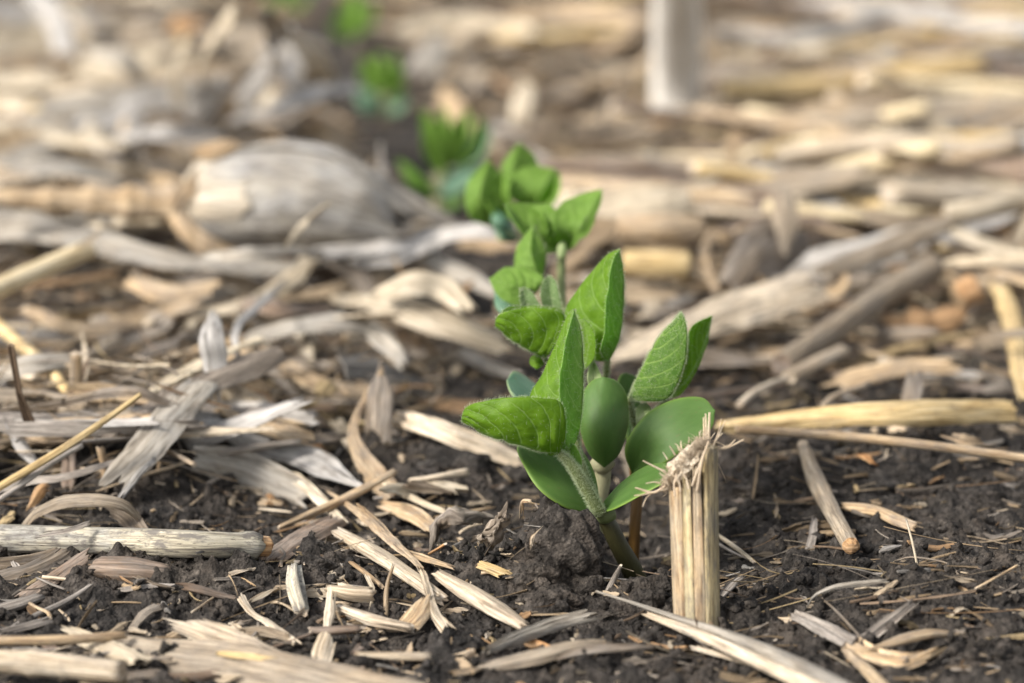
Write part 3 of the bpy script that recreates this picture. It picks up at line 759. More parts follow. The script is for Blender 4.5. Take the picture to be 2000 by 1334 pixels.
st('straw', 'orange', [(452, 712, 1.1), (530, 795, .8), (590, 848, .6), (645, 898, .4)], [9, 12, 11, 8], 'pale orange straw slanting down toward the long white husk', 'straw')
rb('husk_strip', 'bluehusk', [(375, 815, .9), (470, 850, .8), (590, 890, .7), (700, 948, .6)], [30, 66, 64, 14], 'long whitish husk blade lying diagonally left of centre', 'husk', arc=.5, rag=(20, 4))
rb('husk_strip', 'husk', [(380, 895, .5), (470, 915, .4), (570, 955, .3), (600, 975, .3)], [50, 76, 60, 30], 'beige underside flap below the long whitish husk blade', 'husk', arc=.5, up=CAMUP)
rb('husk_strip', 'cream', [(570, 925, .5), (620, 970, .4), (665, 1015, .35)], [26, 30, 18], 'cream strip turning down from the long whitish husk blade', 'husk')
rb('husk_strip', 'cream', [(655, 820, .4), (700, 880, .35), (760, 940, .3)], [30, 34, 20], 'dull beige strip right of the pale orange straw', 'husk')
rb('rind_strip', 'pale', [(778, 812, .7), (860, 838, .6), (940, 868, .5), (1018, 900, .4)], [40, 52, 50, 40], 'blurred pinkish pale rind strip ending behind the lower left leaf', 'rind', thick=.12, rag=(8, 8))
rb('dead_leaf', 'old', [(745, 712, 1.9), (742, 770, 1.4), (738, 855, .6)], [8, 52, 58], 'upright pointed dark leaf scrap left of centre', 'dead leaf', up=CAMUP, arc=.8)
rb('dead_leaf', 'tan', [(745, 725, 1.8), (705, 790, 1.3), (688, 845, 1.0), (712, 900, .6), (765, 965, .35)], [10, 14, 30, 46, 40], 'twisted tan ribbon curling below the upright dark leaf scrap', 'dead leaf', roll=[1.0, .6, .1, -.2, .1], up=CAMUP)
rb('husk_arch', 'husk', [(478, 665, 1.4), (560, 640, 1.7), (660, 628, 1.9), (735, 648, 1.6), (792, 715, 1.0)], [40, 48, 52, 50, 24], 'grey beige husk strip arching over a dark gap', 'husk', arc=1.1)
rb('husk_strip', 'cream', [(590, 640, 1.5), (600, 680, 1.2), (608, 718, .9)], [34, 30, 10], 'short pointed golden husk tongue below the grey beige arch', 'husk', up=CAMUP)
rb('husk_strip', 'tan', [(505, 680, 1.3), (570, 720, 1.0), (650, 758, .9), (730, 765, .8)], [16, 36, 44, 24], 'curved pinkish beige husk strip below the arch', 'husk', arc=1.0)
st('straw', 'tan', [(620, 722, .5), (650, 690, .9), (680, 655, 1.4)], 6, 'short straw leaning in the dark gap under the arch', 'straw', m=10)
rb('husk_strip', 'cream', [(655, 582, 2.0), (760, 590, 2.1), (870, 628, 1.8), (985, 668, 1.2)], [34, 66, 84, 60], 'wide cream husk sweeping toward the seedling', 'husk', arc=1.5)
rb('husk_strip', 'cream', [(730, 575, 2.4), (800, 548, 2.8), (862, 562, 2.6), (915, 606, 2.2)], [30, 66, 74, 40], 'domed white husk on top of the wide cream husk', 'husk', arc=1.5, up=(0, -.8, 1))
rb('husk_strip', 'bluehusk', [(672, 516, 2.2), (770, 500, 2.4), (850, 462, 2.8), (940, 450, 2.8), (1010, 470, 2.4)], [22, 50, 56, 50, 26], 'silvery lavender husk ribbon waving toward the seedlings', 'husk', arc=1.2)
rb('husk_strip', 'husk', [(820, 498, 2.2), (900, 535, 1.8), (975, 575, 1.2)], [40, 46, 30], 'grey fold below the silvery lavender ribbon', 'husk', arc=1.0)
rb('husk_strip', 'husk', [(-40, 432, 2.2), (120, 452, 2.3), (260, 490, 2.3), (380, 512, 2.2), (560, 520, 2.1), (660, 500, 2.0)], [80, 82, 70, 44, 36, 22], 'long grey husk ribbon crossing below the bulbous husk', 'husk', arc=.9)
rb('husk_strip', 'cream', [(600, 505, 2.2), (560, 548, 2.0), (480, 590, 1.7), (400, 610, 1.5), (370, 640, 1.4)], [46, 50, 42, 30, 20], 'olive beige husk curl drooping from the long grey ribbon', 'husk', arc=1.4)
o = st('broken_stalk', 'bright', [(-40, 578, 2.6), (70, 530, 2.9), (172, 487, 3.2)], [23, 24, 22], 'pale yellow broken stalk pointing up at the left edge', 'stalk', cut=(0, -.3), rag=.12, flat=.8)
o2 = rb('splinter', 'pale', [(160, 478, 3.5), (180, 466, 3.6), (194, 452, 3.7)], [16, 12, 4], None, None); adopt(o2, o)
st('straw', 'yellow', [(-20, 622, 1.6), (45, 678, 1.4), (100, 725, 1.1), (135, 770, .9)], [13, 12, 13, 9], 'blurred yellow straw slanting down at the left edge', 'straw')
st('straw', 'pale', [(160, 700, 1.3), (230, 664, 1.5), (302, 626, 1.8)], [8, 9, 9], 'straight pale straw pointing at the hanging husk tongue', 'straw')
st('stalk_stub', 'tan', [(142, 800, .6), (148, 740, 1.3), (150, 690, 1.9)], [11, 12, 12], 'small upright tan stub in the left litter', 'stalk stub', flat=.6)
rb('husk_strip', 'husk', [(-30, 740, 1.2), (50, 712, 1.4), (130, 700, 1.4)], [40, 56, 40], 'grey green blade at the left edge behind the yellow straw', 'husk')
rb('husk_strip', 'old', [(-30, 812, 1.1), (100, 790, 1.2), (180, 772, 1.3), (262, 765, 1.4), (330, 790, 1.2)], [14, 20, 18, 22, 16], 'brown wavy leaf edge running behind the slender yellow straw', 'husk', roll=.6)
rb('rind_strip', 'tan', [(45, 600, 1.8), (160, 640, 1.7), (300, 615, 1.7), (380, 590, 1.9)], [24, 30, 44, 28], 'flat tan blade in the blurred left litter', 'rind')
rb('rind_chip', 'brown', [(135, 890, .6), (135, 925, .3), (132, 955, .1)], [26, 30, 24], 'upright brown rind chip in the left litter', 'rind chip', up=CAMUP, rag=(14, 6))
st('straw', 'tan', [(196, 875, .9), (203, 915, .5), (205, 955, .2)], [8, 6, 6], 'upright split straw right of the brown rind chip', 'straw', m=8)
rb('husk_strip', 'bluehusk', [(25, 838, 1.1), (40, 870, .8), (70, 905, .5)], [24, 30, 14], 'small curled silvery husk at the left', 'husk', up=CAMUP, arc=1.8)
rb('rind_chip', 'orange', [(62, 985, .4), (82, 955, .7), (95, 950, .7)], [20, 26, 18], 'orange crumpled scrap above the arching husk', 'rind chip', up=CAMUP, arc=1.6)
rb('husk_strip', 'grey', [(-20, 965, .5), (60, 940, .6), (130, 930, .7), (280, 885, .8)], [12, 20, 18, 10], 'thin grey strip crossing behind the upright chips', 'husk')
# -- lower middle
rb('rind_chip', 'brown', [(530, 1092, .2), (590, 1052, .3), (662, 1012, .35)], [44, 54, 42], 'flat dark brown pitted rind chip right of the mottled stalk', 'rind chip', rag=(10, 16), thick=.07, arc=.4)
st('straw', 'tan', [(545, 1030, .3), (650, 985, .5), (710, 955, .7), (772, 920, .9)], [4, 8, 9, 7], 'long thin tan straw above the dark brown chip', 'straw', m=12)
st('split_stalk', 'pale', [(662, 1040, .35), (740, 1085, .35), (800, 1125, .35), (862, 1170, .3)], [16, 21, 20, 17], 'pale split stalk lying diagonally in the centre foreground', 'stalk', flat=.6, ridge=.1, rag=.15)
rb('husk_strip', 'tan', [(640, 960, .5), (700, 1000, .5), (760, 1050, .5), (820, 1105, .5)], [5, 20, 26, 14], 'twisted tan husk splinter lying above the pale split stalk', 'husk', arc=1.2, roll=[.6, .3, 0, -.3])
rb('husk_strip', 'tan', [(700, 985, .7), (725, 1010, .6), (770, 1058, .5)], [6, 20, 18], 'pointed tan splinter tip standing off the split stalk', 'husk')
rb('husk_strip', 'pale', [(820, 1108, .6), (836, 1150, .5), (850, 1200, .35), (875, 1232, .25)], [14, 15, 18, 30], 'thin cream ribbon bent down over the pale split stalk', 'husk', up=CAMUP)
rb('rind_strip', 'tan', [(770, 1068, .35), (830, 1090, .35), (882, 1108, .3)], [12, 20, 12], 'short tan sliver behind the pale split stalk', 'rind')
st('pithy_stalk', 'pith', [(858, 1122, .35), (920, 1160, .35), (975, 1195, .3), (1025, 1225, .25)], [15, 25, 25, 14], 'rough pithy stalk half pointing down to the right, centre foreground', 'stalk', flat=.6, ridge=.22, rag=.15)
st('pith_fragment', 'moldy', [(576, 1108, .3), (578, 1150, .3), (590, 1196, .2)], [12, 16, 13], 'stubby ribbed grey pith piece standing below the brown chip', 'pith', ridge=.25, flat=.8, pith='pith')
st('pith_fragment', 'fibre', [(640, 1150, .3), (685, 1160, .35), (728, 1164, .3)], [6, 13, 14], 'small white branching pith lump', 'pith', ridge=.35)
st('pith_fragment', 'fibre', [(660, 1142, .4), (690, 1152, .4)], [6, 8], 'stubby white tip over the branching pith lump', 'pith', ridge=.3)
st('pith_strand', 'pith', [(660, 1185, .2), (730, 1212, .25), (805, 1228, .2)], [7, 10, 7], 'long rough cream pith strand in the foreground', 'pith', ridge=.35)
rb('rind_chip', 'pale', [(646, 1160, .5), (644, 1190, .3), (640, 1225, .15)], [20, 22, 18], 'upright striped pale chip beside the white pith', 'rind chip', up=CAMUP)
st('rind_chip', 'brown', [(605, 1232, .3), (650, 1232, .3), (702, 1228, .3)], [12, 15, 12], 'smooth olive brown chip lying crosswise in the foreground', 'rind chip', flat=.6)
st('straw', 'brown', [(530, 1266, .2), (570, 1252, .25), (612, 1236, .3)], 3.5, 'thin dark stem joined to the olive brown chip', 'straw', m=8)
st('straw', 'tan', [(768, 1105, .8), (755, 1150, .4), (754, 1205, .05)], [3, 5, 5], 'upright bent bronze straw in the centre foreground', 'straw', m=8)
rb('rind_chip', 'pale', [(640, 1245, .35), (632, 1270, .25), (625, 1300, .15)], [40, 44, 34], 'blurred pale ribbed chip under the olive brown chip', 'rind chip', up=CAMUP, rag=(8, 14))
st('straw', 'pale', [(695, 1276, .3), (760, 1281, .3), (840, 1283, .3)], [5, 12, 12], 'blurred pale straw piece lying level at the bottom', 'straw', flat=.7)
rb('husk_strip', 'pale', [(470, 1165, .3), (490, 1195, .3), (520, 1215, .25), (575, 1255, .25)], [18, 14, 24, 22], 'crumpled white husk scrap left of the olive brown chip', 'husk', arc=1.2)
rb('husk_strip', 'plank', [(460, 1232, .3), (510, 1230, .3), (565, 1245, .3)], [14, 26, 20], 'crinkled pale strip above the wide beige plank', 'husk')
st('straw', 'tan', [(685, 1098, .3), (715, 1120, .3), (745, 1145, .25)], [4, 5, 5], 'short slanted straw over the white pith lump', 'straw', m=8)
rb('husk_strip', 'cream', [(715, 1125, .4), (728, 1155, .35), (722, 1192, .15)], [9, 9, 4], 'curled sliver hooking right of the white pith lump', 'husk', up=CAMUP)
rb('husk_strip', 'tan', [(790, 1230, .1), (815, 1200, .35), (835, 1165, .5)], [46, 44, 20], 'torn beige flake behind the bent cream ribbon', 'husk', rag=(10, 12))
rb('rind_strip', 'husk', [(948, 1270, .25), (1020, 1240, .35), (1090, 1215, .4), (1150, 1202, .4)], [14, 32, 34, 34], 'smooth pale grey rind strip, bottom centre', 'rind', arc=.9, rag=(4, 12), thick=.07)
rb('rind_strip', 'plank', [(950, 1302, .2), (1050, 1280, .3), (1120, 1262, .3), (1180, 1255, .3)], [20, 36, 34, 22], 'blurred pinkish brown rind strip under the pale grey one', 'rind', arc=.7, thick=.08)
rb('dead_leaf', 'old', [(1090, 1285, .3), (1150, 1268, .35), (1230, 1262, .35), (1290, 1262, .2)], [14, 20, 20, 10], 'dark blurred leaf sliver with rusty edge at the bottom centre', 'dead leaf')
o = st('split_stalk', 'husk', [(1165, 1155, .55), (1280, 1192, .5), (1440, 1248, .5), (1560, 1300, .5), (1660, 1352, .5)], [3, 7, 15, 20, 22], 'long pale stalk split lengthwise crossing in front of the upright stalk', 'stalk', flat=.7)
o2 = st('stalk_half', 'pale', [(1265, 1200, .35), (1380, 1246, .4), (1500, 1300, .45), (1640, 1366, .5)], [9, 15, 19, 22], None, None, flat=.7, rag=.1); o2['label'] = 'cream lower half of the split'; adopt(o2, o)
rb('rind_strip', 'pale', [(1350, 1262, .2), (1450, 1290, .2), (1500, 1305, .2)], 14, 'short cream strip under the long split stalk', 'rind')
# curled leaf at centre
rb('dead_leaf', 'old', [(848, 1058, .35), (862, 1020, .75), (898, 1000, .95), (940, 1008, .8), (960, 1035, .5)], [22, 50, 56, 46, 26], 'curled brown leaf scrap rolled up left of the soil mound', 'dead leaf', arc=2.6, up=(0.2, -.8, 1), bumpy=.12, rag=(16, 16), crumple=.10, n=50, m=25, wav=.2)
rb('dead_leaf', 'old', [(935, 1085, .3), (962, 1045, .75), (985, 1015, 1.1), (990, 985, 1.4)], [46, 66, 40, 8], 'torn upright brown leaf scrap leaning on the soil mound', 'dead leaf', up=CAMUP, bumpy=.2, wav=.4, arc=1.6, rag=(18, 12), crumple=.16, n=50, m=25)
rb('rind_chip', 'yellow', [(938, 1100, .3), (965, 1112, .3), (988, 1122, .25)], [22, 26, 24], 'small ribbed yellow green rind chip at the mound foot', 'rind chip', rag=(3, 8))
st('straw', 'orange', [(838, 1082, .2), (855, 1072, .45), (870, 1062, .55)], 3, 'tiny orange stem under the curled brown leaf', 'straw', m=6)
rb('rind_chip', 'tan', [(1018, 1002, .9), (1020, 980, 1.2), (1030, 978, 1.3)], 8, 'tiny bent straw chip on the left shoulder of the mound', 'rind chip')
rb('rind_chip', 'tan', [(1036, 1070, .95), (1040, 1050, 1.15), (1048, 1040, 1.2)], [6, 9, 4], 'thin tan flake stuck on the face of the mound', 'rind chip', up=CAMUP)
st('straw', 'old', [(1160, 1082, .15), (1190, 1106, .0), (1232, 1140, -.1)], [4, 5, 3], 'dark straw sliver crossing behind the seedling stem base', 'straw', m=8)
st('straw', 'grey', [(1185, 1160, .0), (1200, 1130, .3), (1212, 1105, .6)], [6, 6, 3], 'grey splinter leaning before the seedling stem base', 'straw', m=8)
rb('rind_chip', 'cream', [(835, 948, .4), (870, 950, .4), (905, 955, .4)], [20, 24, 22], 'blurred cream block of straw left of the seedling', 'rind chip', thick=.12)
st('straw', 'pale', [(800, 938, .45), (850, 932, .5), (912, 922, .5)], [4, 6, 8], 'blurred pale straw lying above the cream block', 'straw')
rb('rind_strip', 'cream', [(735, 930, .5), (790, 965, .4), (870, 1000, .3)], [12, 16, 12], 'thin whitish strip below the twisted tan ribbon', 'rind')
rb('rind_strip', 'tan', [(850, 1012, .3), (900, 1004, .35), (952, 992, .4)], [12, 14, 8], 'pale tan splinter behind the curled brown leaf', 'rind')
rb('dead_leaf', 'tan', [(745, 985, .3), (800, 1000, .35), (845, 1030, .3)], [24, 44, 30], 'flat beige leaf scrap left of the curled brown leaf', 'dead leaf')
# -- lower right
o = st('hollow_stalk', 'plank', [(1568, 868, .5), (1592, 935, .45), (1625, 1000, .4), (1662, 1066, .4)], [10, 19, 17, 17], 'fallen hollow stalk pointing at the viewer, right of the upright stalk', 'stalk', pith='orange', hollow=-.9, rag=.05, nodes=((.42, .12),))
rb('rind_strip', 'tan', [(1648, 985, .3), (1700, 992, .35), (1745, 1010, .3), (1792, 1030, .25)], [20, 34, 34, 26], 'curved half pipe of rind right of the hollow stalk', 'rind', arc=2.0, thick=.06)
rb('rind_chip', 'grey', [(1590, 1012, .3), (1588, 1045, .2), (1580, 1078, .1)], [12, 18, 18], 'short grey rind chip left of the hollow stalk end', 'rind chip')
st('straw', 'cream', [(1770, 1015, .9), (1782, 1060, .55), (1795, 1122, .0)], [2, 2.5, 2.5], 'fine pale straw standing alone in the right soil', 'straw', m=6)
st('straw', 'old', [(1750, 1095, .2), (1785, 1088, .3), (1850, 1100, .2), (1870, 1120, .1)], 2, 'hair thin curved rootlet crossing the fine upright straw', 'rootlet', m=6)
st('straw', 'cream', [(1402, 1045, .3), (1440, 1072, .25), (1472, 1097, .15)], [4, 5, 4], 'pale straw sticking out right of the upright stalk', 'straw', m=8)
st('straw', 'grey', [(1403, 1062, .25), (1430, 1078, .2), (1462, 1092, .15)], [3, 3, 2], 'second thinner straw just under the pale one by the stalk', 'straw', m=8)
rb('rind_chip', 'grey', [(1402, 1172, .15), (1420, 1152, .2), (1448, 1125, .3)], [10, 17, 12], 'small silvery striped chip touching the upright stalk', 'rind chip', rag=(4, 8))
rb('rind_strip', 'grey', [(1550, 1200, .3), (1610, 1228, .3), (1660, 1255, .3)], [34, 42, 44], 'coarse grey grooved rind strip, lower right, upper end', 'rind', arc=.9, thick=.09, ridge=.5, rag=(10, 3))
rb('rind_strip', 'tan', [(1655, 1252, .28), (1715, 1282, .28), (1770, 1290, .28), (1822, 1272, .3)], [46, 50, 46, 20], 'tan torn continuation of the grooved grey strip', 'rind', arc=.7, thick=.08, ridge=.5, rag=(3, 16))
rb('rind_strip', 'grey', [(1690, 1250, .25), (1735, 1215, .35), (1782, 1178, .45)], [22, 26, 16], 'straight grey strip slanting up to the small burrow', 'rind', rag=(5, 9), thick=.07, ridge=.4)
st('bark_shred', 'tan', [(1705, 1268, .3), (1770, 1248, .35), (1820, 1238, .35), (1878, 1240, .25)], [7, 15, 14, 7], 'fibrous reddish brown shred right of the grey strip', 'rind', flat=.5, ridge=.3, rag=.2)
rb('husk_strip', 'husk', [(1576, 1184, .15), (1592, 1162, .45), (1630, 1146, .6), (1690, 1138, .5), (1738, 1134, .3)], [3, 8, 10, 11, 8], 'slim arching grey leaf sliver in the right soil', 'husk', up=CAMUP)
rb('rind_strip', 'tan', [(1645, 1262, .2), (1680, 1295, .25), (1730, 1345, .25)], [14, 26, 30], 'pinkish tan strip running off the bottom edge', 'rind')
st('straw', 'old', [(1605, 1168, .3), (1640, 1200, .3), (1682, 1246, .25)], [2, 3, 3], 'thin curved sliver between the arching leaf and the grooved strip', 'straw', m=6)
st('straw', 'tan', [(1905, 1150, .2), (1945, 1128, .3), (1988, 1104, .45)], 3, 'short rusty straw near the right edge', 'straw', m=6)
rb('rind_chip', 'plank', [(1862, 1128, .25), (1880, 1132, .25), (1902, 1134, .25)], [8, 14, 6], 'tiny pinkish flake near the right edge', 'rind chip')
rb('rind_chip', 'tan', [(1860, 852, .7), (1885, 858, .7), (1915, 862, .6)], [24, 36, 20], 'blurred amber leaf scrap above the long brown straw', 'rind chip', rag=(14, 14))
rb('rind_chip', 'orange', [(1675, 886, .6), (1690, 892, .6), (1704, 902, .5)], [10, 16, 12], 'small orange scrap below the long brown straw', 'rind chip')
o = rb('half_stalk', 'yellow', [(1408, 832, .8), (1560, 815, .9), (1760, 805, .9), (1975, 800, .9)], [36, 66, 84, 84], 'thick pale yellow half stalk lying level at the right', 'stalk', arc=2.6, rag=(8, 6), thick=.14, bumpy=.01, wav=.02, m=13)
st('straw', 'tan', [(1436, 838, 1.0), (1600, 848, 1.0), (1800, 868, 1.0), (2040, 900, 1.0)], [8, 9, 9, 9], 'long thin brown and cream straw in front of the thick yellow half stalk', 'straw')
rb('rind_plank', 'pale', [(1195, 700, 1.0), (1310, 652, 1.3), (1430, 605, 1.6), (1592, 552, 1.9)], [50, 92, 104, 112], 'broad blurred whitish rind plank slanting up behind the right leaves', 'rind plank', arc=.7, thick=.2, rag=(16, 14))
st('branch', 'plank', [(1525, 712, .9), (1620, 650, 1.2), (1720, 580, 1.6), (1822, 520, 2.0)], [22, 27, 26, 28], 'blurred brown stalk slanting up at the right', 'stalk', pith='brown')
st('stalk_piece', 'plank', [(1540, 738, .7), (1590, 712, .9), (1648, 684, 1.1)], [18, 19, 16], 'short brown stalk piece below the slanting brown stalk', 'stalk', flat=.7)
rb('rind_strip', 'plank', [(1610, 530, 2.0), (1720, 485, 2.2), (1850, 430, 2.5)], [46, 60, 46], 'folded brown grey rind above the slanting brown stalk', 'rind', arc=2.0, thick=.15)
st('fallen_stalk', 'cream', [(1848, 418, 2.6), (1930, 405, 2.7), (2040, 382, 2.8)], [20, 22, 22], 'blurred cream stalk at the right edge', 'stalk')
rb('husk_strip', 'cream', [(1835, 515, 2.0), (1920, 505, 2.2), (2040, 500, 2.2)], [14, 30, 44], 'bright pale husk strip at the right edge', 'husk')
rb('husk_strip', 'tan', [(1845, 512, 1.9), (1930, 525, 1.9), (2040, 560, 1.8)], [14, 24, 30], 'darker strip running just under the bright pale strip at the right edge', 'husk')
rb('husk_strip', 'cream', [(1850, 440, 2.3), (1910, 470, 2.2), (1990, 500, 2.1)], [30, 44, 20], 'peach beige husk flap between the cream stalk and the bright strip', 'husk')
rb('rind_strip', 'yellow', [(1952, 556, 1.6), (1975, 620, 1.3), (1990, 700, 1.0), (2006, 780, .8)], [36, 44, 40, 34], 'golden strip running down the right edge', 'rind', arc=1.0)
rb('rind_strip', 'plank', [(1900, 660, 1.5), (1960, 652, 1.6), (2040, 645, 1.6)], [12, 22, 22], 'grey strip lying across the golden strip', 'rind')
st('stalk_stub', 'orange', [(1868, 580, 1.6), (1905, 562, 1.8)], [26, 30], 'round tan stalk knob under the bright pale strip', 'stalk stub', pith='tan')
st('fallen_stalk', 'tan', [(1212, 440, 2.2), (1290, 446, 2.2), (1372, 452, 2.1)], [22, 30, 24], 'fat tan stalk piece behind the tallest leaf', 'stalk', ridge=.1)
st('fallen_stalk', 'yellow', [(1218, 512, 1.8), (1290, 516, 1.8), (1348, 518, 1.8)], [24, 28, 26], 'thick yellow grey stalk piece just right of the tallest leaf', 'stalk')
rb('dead_leaf', 'old', [(1430, 560, 1.6), (1480, 500, 2.2), (1560, 450, 2.4)], [60, 120, 100], 'dark grey fan of leaf in the right middle distance', 'dead leaf', up=CAMUP, arc=1.2)
rb('rind_chip', 'plank', [(1530, 380, 3.6), (1535, 430, 3.0), (1532, 490, 2.2)], [44, 56, 14], 'pale pointed chip standing over the dark grey fan', 'rind chip', up=CAMUP)
st('straw', 'tan', [(1435, 450, 2.6), (1540, 440, 2.7), (1680, 462, 2.5)], [6, 7, 5], 'thin straw crossing the pale pointed chip', 'straw', m=8)
rb('husk_strip', 'tan', [(1400, 440, 2.3), (1375, 500, 1.9), (1400, 570, 1.5)], [14, 20, 12], 'curved thin loop of tan leaf left of the dark grey fan', 'husk', up=CAMUP)
rb('rind_strip', 'tan', [(1080, 345, 2.2), (1250, 365, 2.3), (1460, 385, 2.3)], [24, 54, 40], 'long tan rind strip right of the second seedling', 'rind')
rb('rind_strip', 'brown', [(1120, 395, 1.9), (1260, 400, 1.9), (1380, 410, 1.8)], [16, 30, 16], 'dark brown strip beneath the long tan strip', 'rind')
rb('rind_strip', 'tan', [(1350, 212, 2.6), (1500, 232, 2.6), (1640, 256, 2.5), (1780, 290, 2.4)], [30, 36, 30, 24], 'long straw band starting at the foot of the white stub', 'straw')
rb('husk_strip', 'bluehusk', [(1770, 300, 2.6), (1880, 288, 2.7), (2040, 270, 2.7)], [20, 36, 40], 'blue grey blade at the right edge in the distance', 'husk')
rb('rind_plank', 'plank', [(1480, 245, 2.2), (1700, 228, 2.3), (1850, 215, 2.3), (2040, 208, 2.3)], [30, 56, 60, 50], 'broad pinkish band across the distant right', 'rind plank')
rb('husk_strip', 'bluehusk', [(1400, 60, 3.2), (1560, 70, 3.2), (1660, 50, 3.4), (1740, 28, 3.6), (1860, 42, 3.5), (2050, 60, 3.4)], [14, 30, 36, 36, 40, 42], 'long whitish stalk crossing the top right', 'stalk', arc=2.0, thick=.3)
rb('rind_strip', 'brown', [(1740, 95, 2.0), (1860, 108, 2.0), (1980, 112, 2.0)], [30, 44, 40], 'dark brown strip under the long whitish stalk', 'rind')
rb('husk_strip', 'tan', [(1600, 140, 2.6), (1700, 132, 2.9), (1760, 160, 2.4)], [26, 34, 22], 'curved beige husk under the whitish stalk', 'husk', arc=1.4)
rb('husk_strip', 'cream', [(1750, 200, 2.4), (1860, 192, 2.5), (1990, 190, 2.5)], [12, 26, 26], 'peach strip above the blue grey blade', 'husk')
rb('rind_strip', 'tan', [(1160, 100, 2.5), (1220, 70, 3.0), (1255, 40, 3.4)], [18, 32, 24], 'blurred upright tan chip left of the white stub', 'rind')
rb('rind_strip', 'tan', [(1000, 30, 2.5), (1120, 20, 2.7), (1260, 40, 2.5)], [40, 50, 36], 'tan strip at the top edge left of the white stub', 'rind')
rb('rind_strip', 'cream', [(780, 60, 2.4), (900, 40, 2.6), (1040, 55, 2.5)], [34, 50, 30], 'cream strip at the top edge near the farthest seedling', 'rind')
rb('rind_chip', 'cream', [(1010, 240, 1.6), (1020, 205, 2.2), (1030, 165, 2.8)], [40, 46, 30], 'blurred upright whitish chip behind the third seedling', 'rind chip', up=CAMUP)
rb('husk_strip', 'husk', [(820, 145, 2.4), (840, 110, 3.0), (860, 70, 3.5)], [60, 64, 40], 'grey upright husk flap right of the fourth seedling', 'husk', up=CAMUP)
# -- distant pale husk heap, top left of centre
for (pts, ww, mt, lb) in [
    ([(410, 190, 2.6), (400, 120, 4.4), (430, 55, 6.2), (460, 20, 7.0)], [70, 84, 80, 40], 'cream', 'tallest cream husk blade of the pale husk heap'),
    ([(340, 190, 2.6), (350, 130, 4.2), (375, 85, 5.2)], [60, 70, 30], 'cream', 'white upright husk at the left of the pale husk heap'),
    ([(470, 200, 2.4), (520, 140, 4.0), (545, 70, 5.8), (520, 20, 7)], [60, 80, 70, 30], 'bluehusk', 'grey white husk in the middle of the pale husk heap'),
    ([(640, 190, 2.4), (610, 120, 4.2), (560, 60, 5.6), (545, 20, 6.5)], [60, 76, 60, 30], 'cream', 'bright husk blade leaning left in the pale husk heap'),
    ([(380, 240, 2.0), (400, 190, 3.0), (440, 150, 3.6)], [70, 60, 30], 'bluehusk', 'bluish husk at the foot of the pale husk heap'),
    ([(460, 230, 2.2), (540, 205, 3.0), (620, 175, 3.4), (690, 170, 3.0)], [50, 70, 64, 40], 'bluehusk', 'shaded grey fold at the foot of the pale husk heap'),
    ([(280, 150, 2.6), (240, 110, 3.4), (180, 100, 3.4)], [40, 50, 30], 'husk', 'flat grey husk left of the pale husk heap'),
    ([(60, -20, 4.4), (110, 40, 3.6), (125, 110, 2.6)], [40, 50, 44], 'bluehusk', 'grey arched blade in the top left corner'),
    ([(0, 120, 2.8), (60, 110, 2.8), (140, 115, 2.6)], [50, 60, 40], 'tan', 'peach straw band at the left edge near the top'),
    ([(235, 265, 2.6), (320, 255, 3.0), (420, 262, 2.6)], [44, 56, 40], 'bluehusk', 'pale blue grey roll of husk above the bulbous husk'),
    ([(-30, 335, 2.4), (110, 325, 2.8), (240, 345, 2.4)], [50, 60, 30], 'husk', 'grey husk arch at the left edge above the jointed shank'),
    ([(-30, 240, 2.2), (120, 268, 2.4), (260, 290, 2.2)], [30, 50, 30], 'cream', 'cream husk band at the left edge above the grey arch')]:
    rb('husk_strip', mt, pts, ww, lb, 'husk', up=CAMUP if pts[0][2] - pts[-1][2] > .9 or pts[-1][2] - pts[0][2] > .9 else UP, arc=1.3, wav=.12)
rb('leaf_scrap', 'orange', [(340, 60, 3.2), (370, 35, 3.6), (400, 45, 3.2)], [40, 60, 40], 'rusty red leaf scrap left of the pale husk heap', 'dead leaf', arc=1.2)

# -- far white stub
st('upright_stub', 'whitestub', [(1322, 245, .3), (1322, 110, 3.2), (1320, -80, 7.4)], [51, 48, 44], 'thick whitish corn stub standing upright in the distance', 'stalk stub', ridge=.05, rag=.4)

